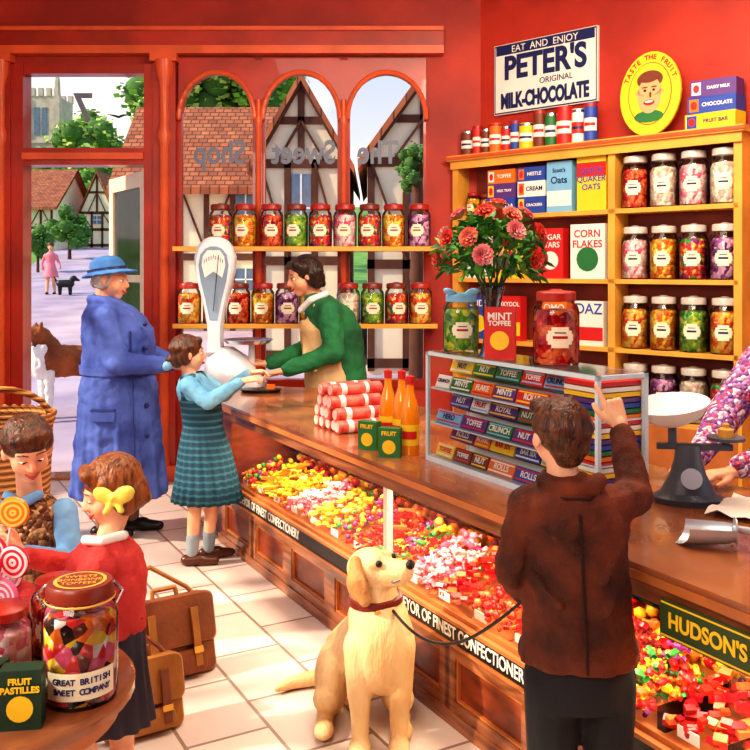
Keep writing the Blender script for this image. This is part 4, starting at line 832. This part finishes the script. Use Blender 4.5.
def house(x0,x1,y0,y1,zb,ze,zr,gable=False,roofm=RTL,wall=None):
    mb=MB(wall or PLA); w=x1-x0; cx=(x0+x1)/2; cy=(y0+y1)/2
    mb.box(x0,x1,y0,y1,zb-.5,ze)
    if gable: mb.add([(x0,y0,ze),(x1,y0,ze),(cx,y0,zr),(x0,y1,ze),(x1,y1,ze),(cx,y1,zr)],[(0,1,2),(3,5,4)])
    else: mb.add([(x0,y0,ze),(x0,y1,ze),(x0,cy,zr),(x1,y0,ze),(x1,y1,ze),(x1,cy,zr)],[(0,1,2),(3,5,4)])
    mb.mat(roofm); o_=.25; t_=.12
    if gable:
        sl=(zr-ze)/(w/2); o_=.12
        for s_ in (-1,1):
            e=cx+s_*(w/2+o_); mb.add([(cx,y0-o_,zr+t_),(e,y0-o_,ze-o_*sl+t_),(e,y1,ze-o_*sl+t_),(cx,y1,zr+t_),(cx,y0-o_,zr),(e,y0-o_,ze-o_*sl),(e,y1,ze-o_*sl),(cx,y1,zr)],[(0,1,2,3),(4,7,6,5),(0,4,5,1),(1,5,6,2)])
    else:
        sl=(zr-ze)/((y1-y0)/2)
        for s_ in (-1,1):
            e=cy+s_*((y1-y0)/2+o_); mb.add([(x0-o_,cy,zr+t_),(x0-o_,e,ze-o_*sl+t_),(x1+o_,e,ze-o_*sl+t_),(x1+o_,cy,zr+t_),(x0-o_,cy,zr),(x0-o_,e,ze-o_*sl),(x1+o_,e,ze-o_*sl),(x1+o_,cy,zr)],[(0,1,2,3),(4,7,6,5),(0,4,5,1),(1,5,6,2),(0,3,7,4)])
    mb.mat(TIM); y=y0-.03
    zs=[zb+.1,(zb+ze)/2,ze-.06]
    for z in zs: mb.box(x0,x1,y,y0,z-.06,z+.06)
    n=max(3,int(w/.45)); bw=.1
    for i in range(n+1):
        x=x0+bw/2+(w-bw)*i/n; mb.box(x-.045,x+.045,y,y0,zb,ze)
    for i in range(n):
        xa=x0+bw/2+(w-bw)*i/n; xb=x0+bw/2+(w-bw)*(i+1)/n
        if i%3==1:
            for (za,zc) in ((zs[1]+.25,ze-.2),(zb+.7,zs[1]-.2)):
                if zc-za>.2:
                    mb.mat(PANE); mb.box(xa+.05,xb-.05,y+.005,y0,za,zc); mb.mat(WHITE); mb.box((xa+xb)/2-.012,(xa+xb)/2+.012,y,y0,za,zc); mb.box(xa+.04,xb-.04,y,y0,(za+zc)/2-.012,(za+zc)/2+.012); mb.mat(TIM)
        else:
            mb.beam((xa,y0-.015,zs[1]+.05) if i%2 else (xb,y0-.015,zs[1]+.05),(xb,y0-.015,ze-.05) if i%2 else (xa,y0-.015,ze-.05),.07,.03)
    if gable:
        for s_ in (-1,1): mb.beam((cx+s_*w/2,y0-.02,ze),(cx,y0-.02,zr),.14,.06)
        mb.box(cx-.045,cx+.045,y,y0,ze,zr); hz=(ze+zr)/2; mb.box(cx-w/4,cx+w/4,y,y0,hz-.05,hz+.05)
        mb.beam((cx-w/4,y0-.015,ze),(cx,y0-.015,hz),.08,.03); mb.beam((cx+w/4,y0-.015,ze),(cx,y0-.015,hz),.08,.03)
    return mb.obj('timbered_house')
house(-1.6,-.4,12.2,17,.35,3.1,4.15,gable=True)
house(-.1,1.35,11.6,17,.3,3.05,4.05,gable=True)
house(-4.3,-1.95,15.5,19,.55,3.1,4.6)
house(1.6,4.5,12.6,17,.35,3.35,4.6)
house(-16.9,-13.6,38,43,2.45,4.3,6.0); house(-13.1,-11.6,40,44,2.6,4.2,5.9,gable=True); house(-22,-18,38,43,2.4,4.4,6.4,gable=True)
mb=MB(STN); mb.M=T(-29.0,80,5.5)
mb.box(-1.5,1.5,-1.9,1.9,0,11.2)
for x in (-1.35,-.7,0,.7,1.35):
    for y in (-1.8,1.8): mb.box(x-.2,x+.2,y-.2,y+.2,11.2,11.9)
for x in (-1.4,1.4): mb.rev([(.3,11.2),(.26,12.4),(.01,13.8)],6,T(x,-1.8,0)); mb.box(x-.28,x+.28,-2.1,-1.5,0,11.2)
mb.mat(PANE); mb.box(-.55,-.1,-1.95,-1.9,7.8,10.2); mb.box(.1,.55,-1.95,-1.9,7.8,10.2); mb.mat(STN); mb.box(-12,-1.5,-3,3,0,5); mb.box(-1.55,1.55,-2,-1.9,7.1,7.35); mb.obj('church_tower')
def fol(n,c,c2): return mat(n,c,.8,scale=3,col2=c2)
FOL=[fol('foliage_a',(170,210,90),(110,164,60)),fol('foliage_b',(130,180,84),(76,130,60)),fol('foliage_c',(206,220,124),(150,184,84))]
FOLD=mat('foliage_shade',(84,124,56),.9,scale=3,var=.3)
def tree(x,y,h,r,m,nl=1500):
    mb=MB(TIM); z0=gz(y); mb.chain([(x,y,z0-.1),(x,y,z0+h-r)],[.035*h,.02*h],8)
    cen=[]
    for i in range(26):
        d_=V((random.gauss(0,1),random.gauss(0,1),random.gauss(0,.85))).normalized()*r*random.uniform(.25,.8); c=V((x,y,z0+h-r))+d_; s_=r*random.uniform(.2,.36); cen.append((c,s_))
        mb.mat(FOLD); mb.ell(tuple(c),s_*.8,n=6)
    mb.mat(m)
    for i in range(nl):
        c,s_=random.choice(cen); d_=V((random.gauss(0,1),random.gauss(0,1),random.gauss(0,1))).normalized(); p=c+d_*s_*random.uniform(.75,1.15); q=r*random.uniform(.03,.06)
        M=T(*p)@RZ(random.uniform(0,360))@RX(random.uniform(0,360)); mb.add([(-q,-q*.6,0),(q,-q*.6,0),(q*1.2,q*.6,0),(-q*.8,q*.7,0)],[(0,1,2,3)],False,M)
    return mb.obj('tree',sharp=0,clean=False)
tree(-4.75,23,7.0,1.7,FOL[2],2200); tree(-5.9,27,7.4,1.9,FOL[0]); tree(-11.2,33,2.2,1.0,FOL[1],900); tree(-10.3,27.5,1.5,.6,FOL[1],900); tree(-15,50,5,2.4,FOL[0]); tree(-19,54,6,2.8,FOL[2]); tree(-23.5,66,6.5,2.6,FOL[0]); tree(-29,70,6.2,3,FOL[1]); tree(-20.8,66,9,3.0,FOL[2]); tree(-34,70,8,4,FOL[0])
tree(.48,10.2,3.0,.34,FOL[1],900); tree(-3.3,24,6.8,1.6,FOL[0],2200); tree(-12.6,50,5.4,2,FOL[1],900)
# collie
COL=mat('collie_brown',(180,98,44),.8,scale=4,col2=(100,48,24),bump=.6,bscale=40); CW=mat('collie_white',(250,244,234),.8,bump=.6,bscale=40,var=.08)
c=empty('collie_dog',(-3.22,9.3,gz(9.3))); c.rotation_euler=(0,0,math.radians(222)); c.scale=(1.15,1.15,1.15)
mb=MB(COL); mb.cap((-.28,.0,.5),(.12,0,.52),.14,.15); mb.cap((.12,0,.58),(.20,0,.74),.13,.09); mb.ell((.25,0,.76),(.09,.075,.075)); mb.chain([(-.38,0,.5),(-.5,0,.35),(-.55,0,.2)],[.06,.07,.03]); mb.cap((.23,.05,.8),(.22,.06,.87),.03,.01); mb.cap((.23,-.05,.8),(.22,-.06,.87),.03,.01); mb.ell((-.3,0,.42),(.13,.13,.12))
for y in (-.08,.08): mb.chain([(-.32,y,.45),(-.28,y,.28),(-.37,y,.2),(-.35,y,.05)],[.09,.055,.03,.025])
blob(mb,'body',c,.013,2,wr=.03,ws=.06)
mb=MB(CW); mb.ell((.22,0,.52),(.09,.115,.16)); mb.cap((.3,0,.74),(.41,0,.71),.045,.028); mb.ell((.19,0,.64),(.08,.11,.08)); mb.cap((.3,0,.8),(.36,0,.76),.02,.02)
for y in (-.08,.08): mb.chain([(.16,y,.42),(.16,y,.22),(.16,y,.04)],[.05,.035,.03]); mb.ell((.19,y,.025),(.05,.03,.025)); mb.ell((-.32,y,.025),(.05,.03,.025))
mb.ell((-.56,0,.16),(.035,.035,.06)); blob(mb,'ruff_and_legs',c,.013,2,wr=.025,ws=.05)
mb=MB(BLACK); mb.ell((.44,0,.715),.018); mb.ell((.33,.04,.785),.012); mb.ell((.33,-.04,.785),.012); mb.obj('nose_and_eyes',c)
# distant girl and small dog
g=empty('girl',(-7.75,21.5,gz(21.5)))
mb=MB(PINKC); mb.loft([(0,0,.4,.2,.17),(0,0,.75,.1,.08),(0,0,.95,.13,.09),(0,0,1.02,.05,.05)]); mb.chain([(-.13,0,.93),(-.2,0,.75),(-.18,-.05,.6)],[.04,.035,.03]); mb.chain([(.13,0,.93),(.2,0,.75),(.26,-.08,.62)],[.04,.035,.03]); blob(mb,'dress',g,.02,2)
head(g,(0,0,1.14),190,0,0,.2,SK2,HB,[('e',(0,-.08,.14),(.38,.44,.39)),('e',(0,-.28,-.1),(.32,.2,.3))],neck=(0,0,1.0),nr=.04)
mb=MB(SK2); mb.chain([(-.06,0,.45),(-.07,-.05,.05)],[.05,.035]); mb.chain([(.06,0,.45),(.07,.08,.05)],[.05,.035]); blob(mb,'legs',g,.015,1)
mb=MB(BLACK); shoe(mb,(-.07,0,0),(0,-1,0),.17,.03); shoe(mb,(.07,.1,0),(0,-1,0),.17,.03); blob(mb,'shoes',g,.012,1)
d2=empty('small_dog',(-7.3,21.2,gz(21.2)))
mb=MB(BLACK); mb.cap((-.12,0,.28),(.12,0,.28),.09,.1); mb.ell((.2,0,.4),(.09,.07,.07)); mb.cap((.24,0,.38),(.32,0,.36),.04,.03); mb.cap((-.2,0,.32),(-.26,0,.45),.03,.015)
for x in (-.12,.12):
    for y in (-.05,.05): mb.cap((x,y,.25),(x,y,.03),.04,.025)
blob(mb,'body',d2,.015,2)
mb=MB(BLACK); mb.chain([(-.5,0,.12),(-.2,0,.06),(0,0,0),(.22,0,.08),(.5,0,.1)],[.01,.05,.06,.05,.01],6); mb.obj('bird',M=T(-11.4,40,8.4))
# ---------------------------------------------------------------- world, lights, camera
wd=bpy.data.worlds.new('sky'); bpy.context.scene.world=wd; wd.use_nodes=True; nt=wd.node_tree; bg=nt.nodes['Background']
tc=nt.nodes.new('ShaderNodeTexCoord'); sp_=nt.nodes.new('ShaderNodeSeparateXYZ'); nt.links.new(tc.outputs['Generated'],sp_.inputs[0])
r=nt.nodes.new('ShaderNodeValToRGB'); r.color_ramp.elements[0].position=0; r.color_ramp.elements[0].color=lin((250,236,214)); r.color_ramp.elements[1].position=.4; r.color_ramp.elements[1].color=lin((120,172,232)); nt.links.new(sp_.outputs['Z'],r.inputs[0])
n=nt.nodes.new('ShaderNodeTexNoise'); n.inputs['Scale'].default_value=6; n.inputs['Detail'].default_value=6; nt.links.new(tc.outputs['Generated'],n.inputs['Vector'])
r2=nt.nodes.new('ShaderNodeValToRGB'); r2.color_ramp.elements[0].position=.48; r2.color_ramp.elements[1].position=.68; nt.links.new(n.outputs['Fac'],r2.inputs[0])
mx=nt.nodes.new('ShaderNodeMix'); mx.data_type='RGBA'; nt.links.new(r2.outputs[0],mx.inputs[0]); nt.links.new(r.outputs[0],mx.inputs[6]); mx.inputs[7].default_value=(1,.95,.88,1); nt.links.new(mx.outputs[2],bg.inputs[0]); bg.inputs[1].default_value=1.1
def area(name,loc,tgt,sx,sy,power,col):
    l=bpy.data.lights.new(name,'AREA'); l.shape='RECTANGLE'; l.size=sx; l.size_y=sy; l.energy=power; l.color=col
    o=bpy.data.objects.new(name,l); bpy.context.collection.objects.link(o); o.location=loc; o.rotation_euler=(V(tgt)-V(loc)).to_track_quat('-Z','Y').to_euler(); return o
area('overhead_fill',(.2,3.6,3.6),(.2,3.9,0),2.4,2.4,85,(1,.88,.7))  # added overhead fill for the room, no visible fitting
area('front_fill',(-1.8,-.8,2.9),(.4,5,1.0),2.0,1.2,85,(1,.91,.78))  # added fill from behind the camera, not a shop fitting
area('wall_fill',(1.2,3.6,3.5),(1.6,6.2,1.8),1.4,.8,70,(1,.85,.64))  # added fill aimed at the right wall shelves, no visible fitting
o=area('counter_case_lamp',(0,0,0),(0,0,-1),1,1,26,(1,.84,.58)); o.data.size=3.9; o.data.size_y=.12; o.matrix_world=CM@T(2.25,.12,.775)
s=bpy.data.lights.new('sun','SUN'); s.energy=4.6; s.angle=.04; s.color=(1,.88,.66); o=bpy.data.objects.new('sun',s); bpy.context.collection.objects.link(o); o.rotation_euler=V((.78,.22,-.56)).to_track_quat('-Z','Y').to_euler()
cd=bpy.data.cameras.new('camera'); cam=bpy.data.objects.new('camera',cd); bpy.context.collection.objects.link(cam)
cam.location=(0,0,1.6); cam.rotation_euler=(math.radians(90),0,0); cd.sensor_width=36; cd.lens=43.2; cd.shift_y=-.14; cd.clip_start=.05; cd.clip_end=500
bpy.context.scene.camera=cam
vs_=bpy.context.scene.view_settings; vs_.view_transform='Standard'; vs_.exposure=.05
try: vs_.look='Medium High Contrast'
except Exception: pass
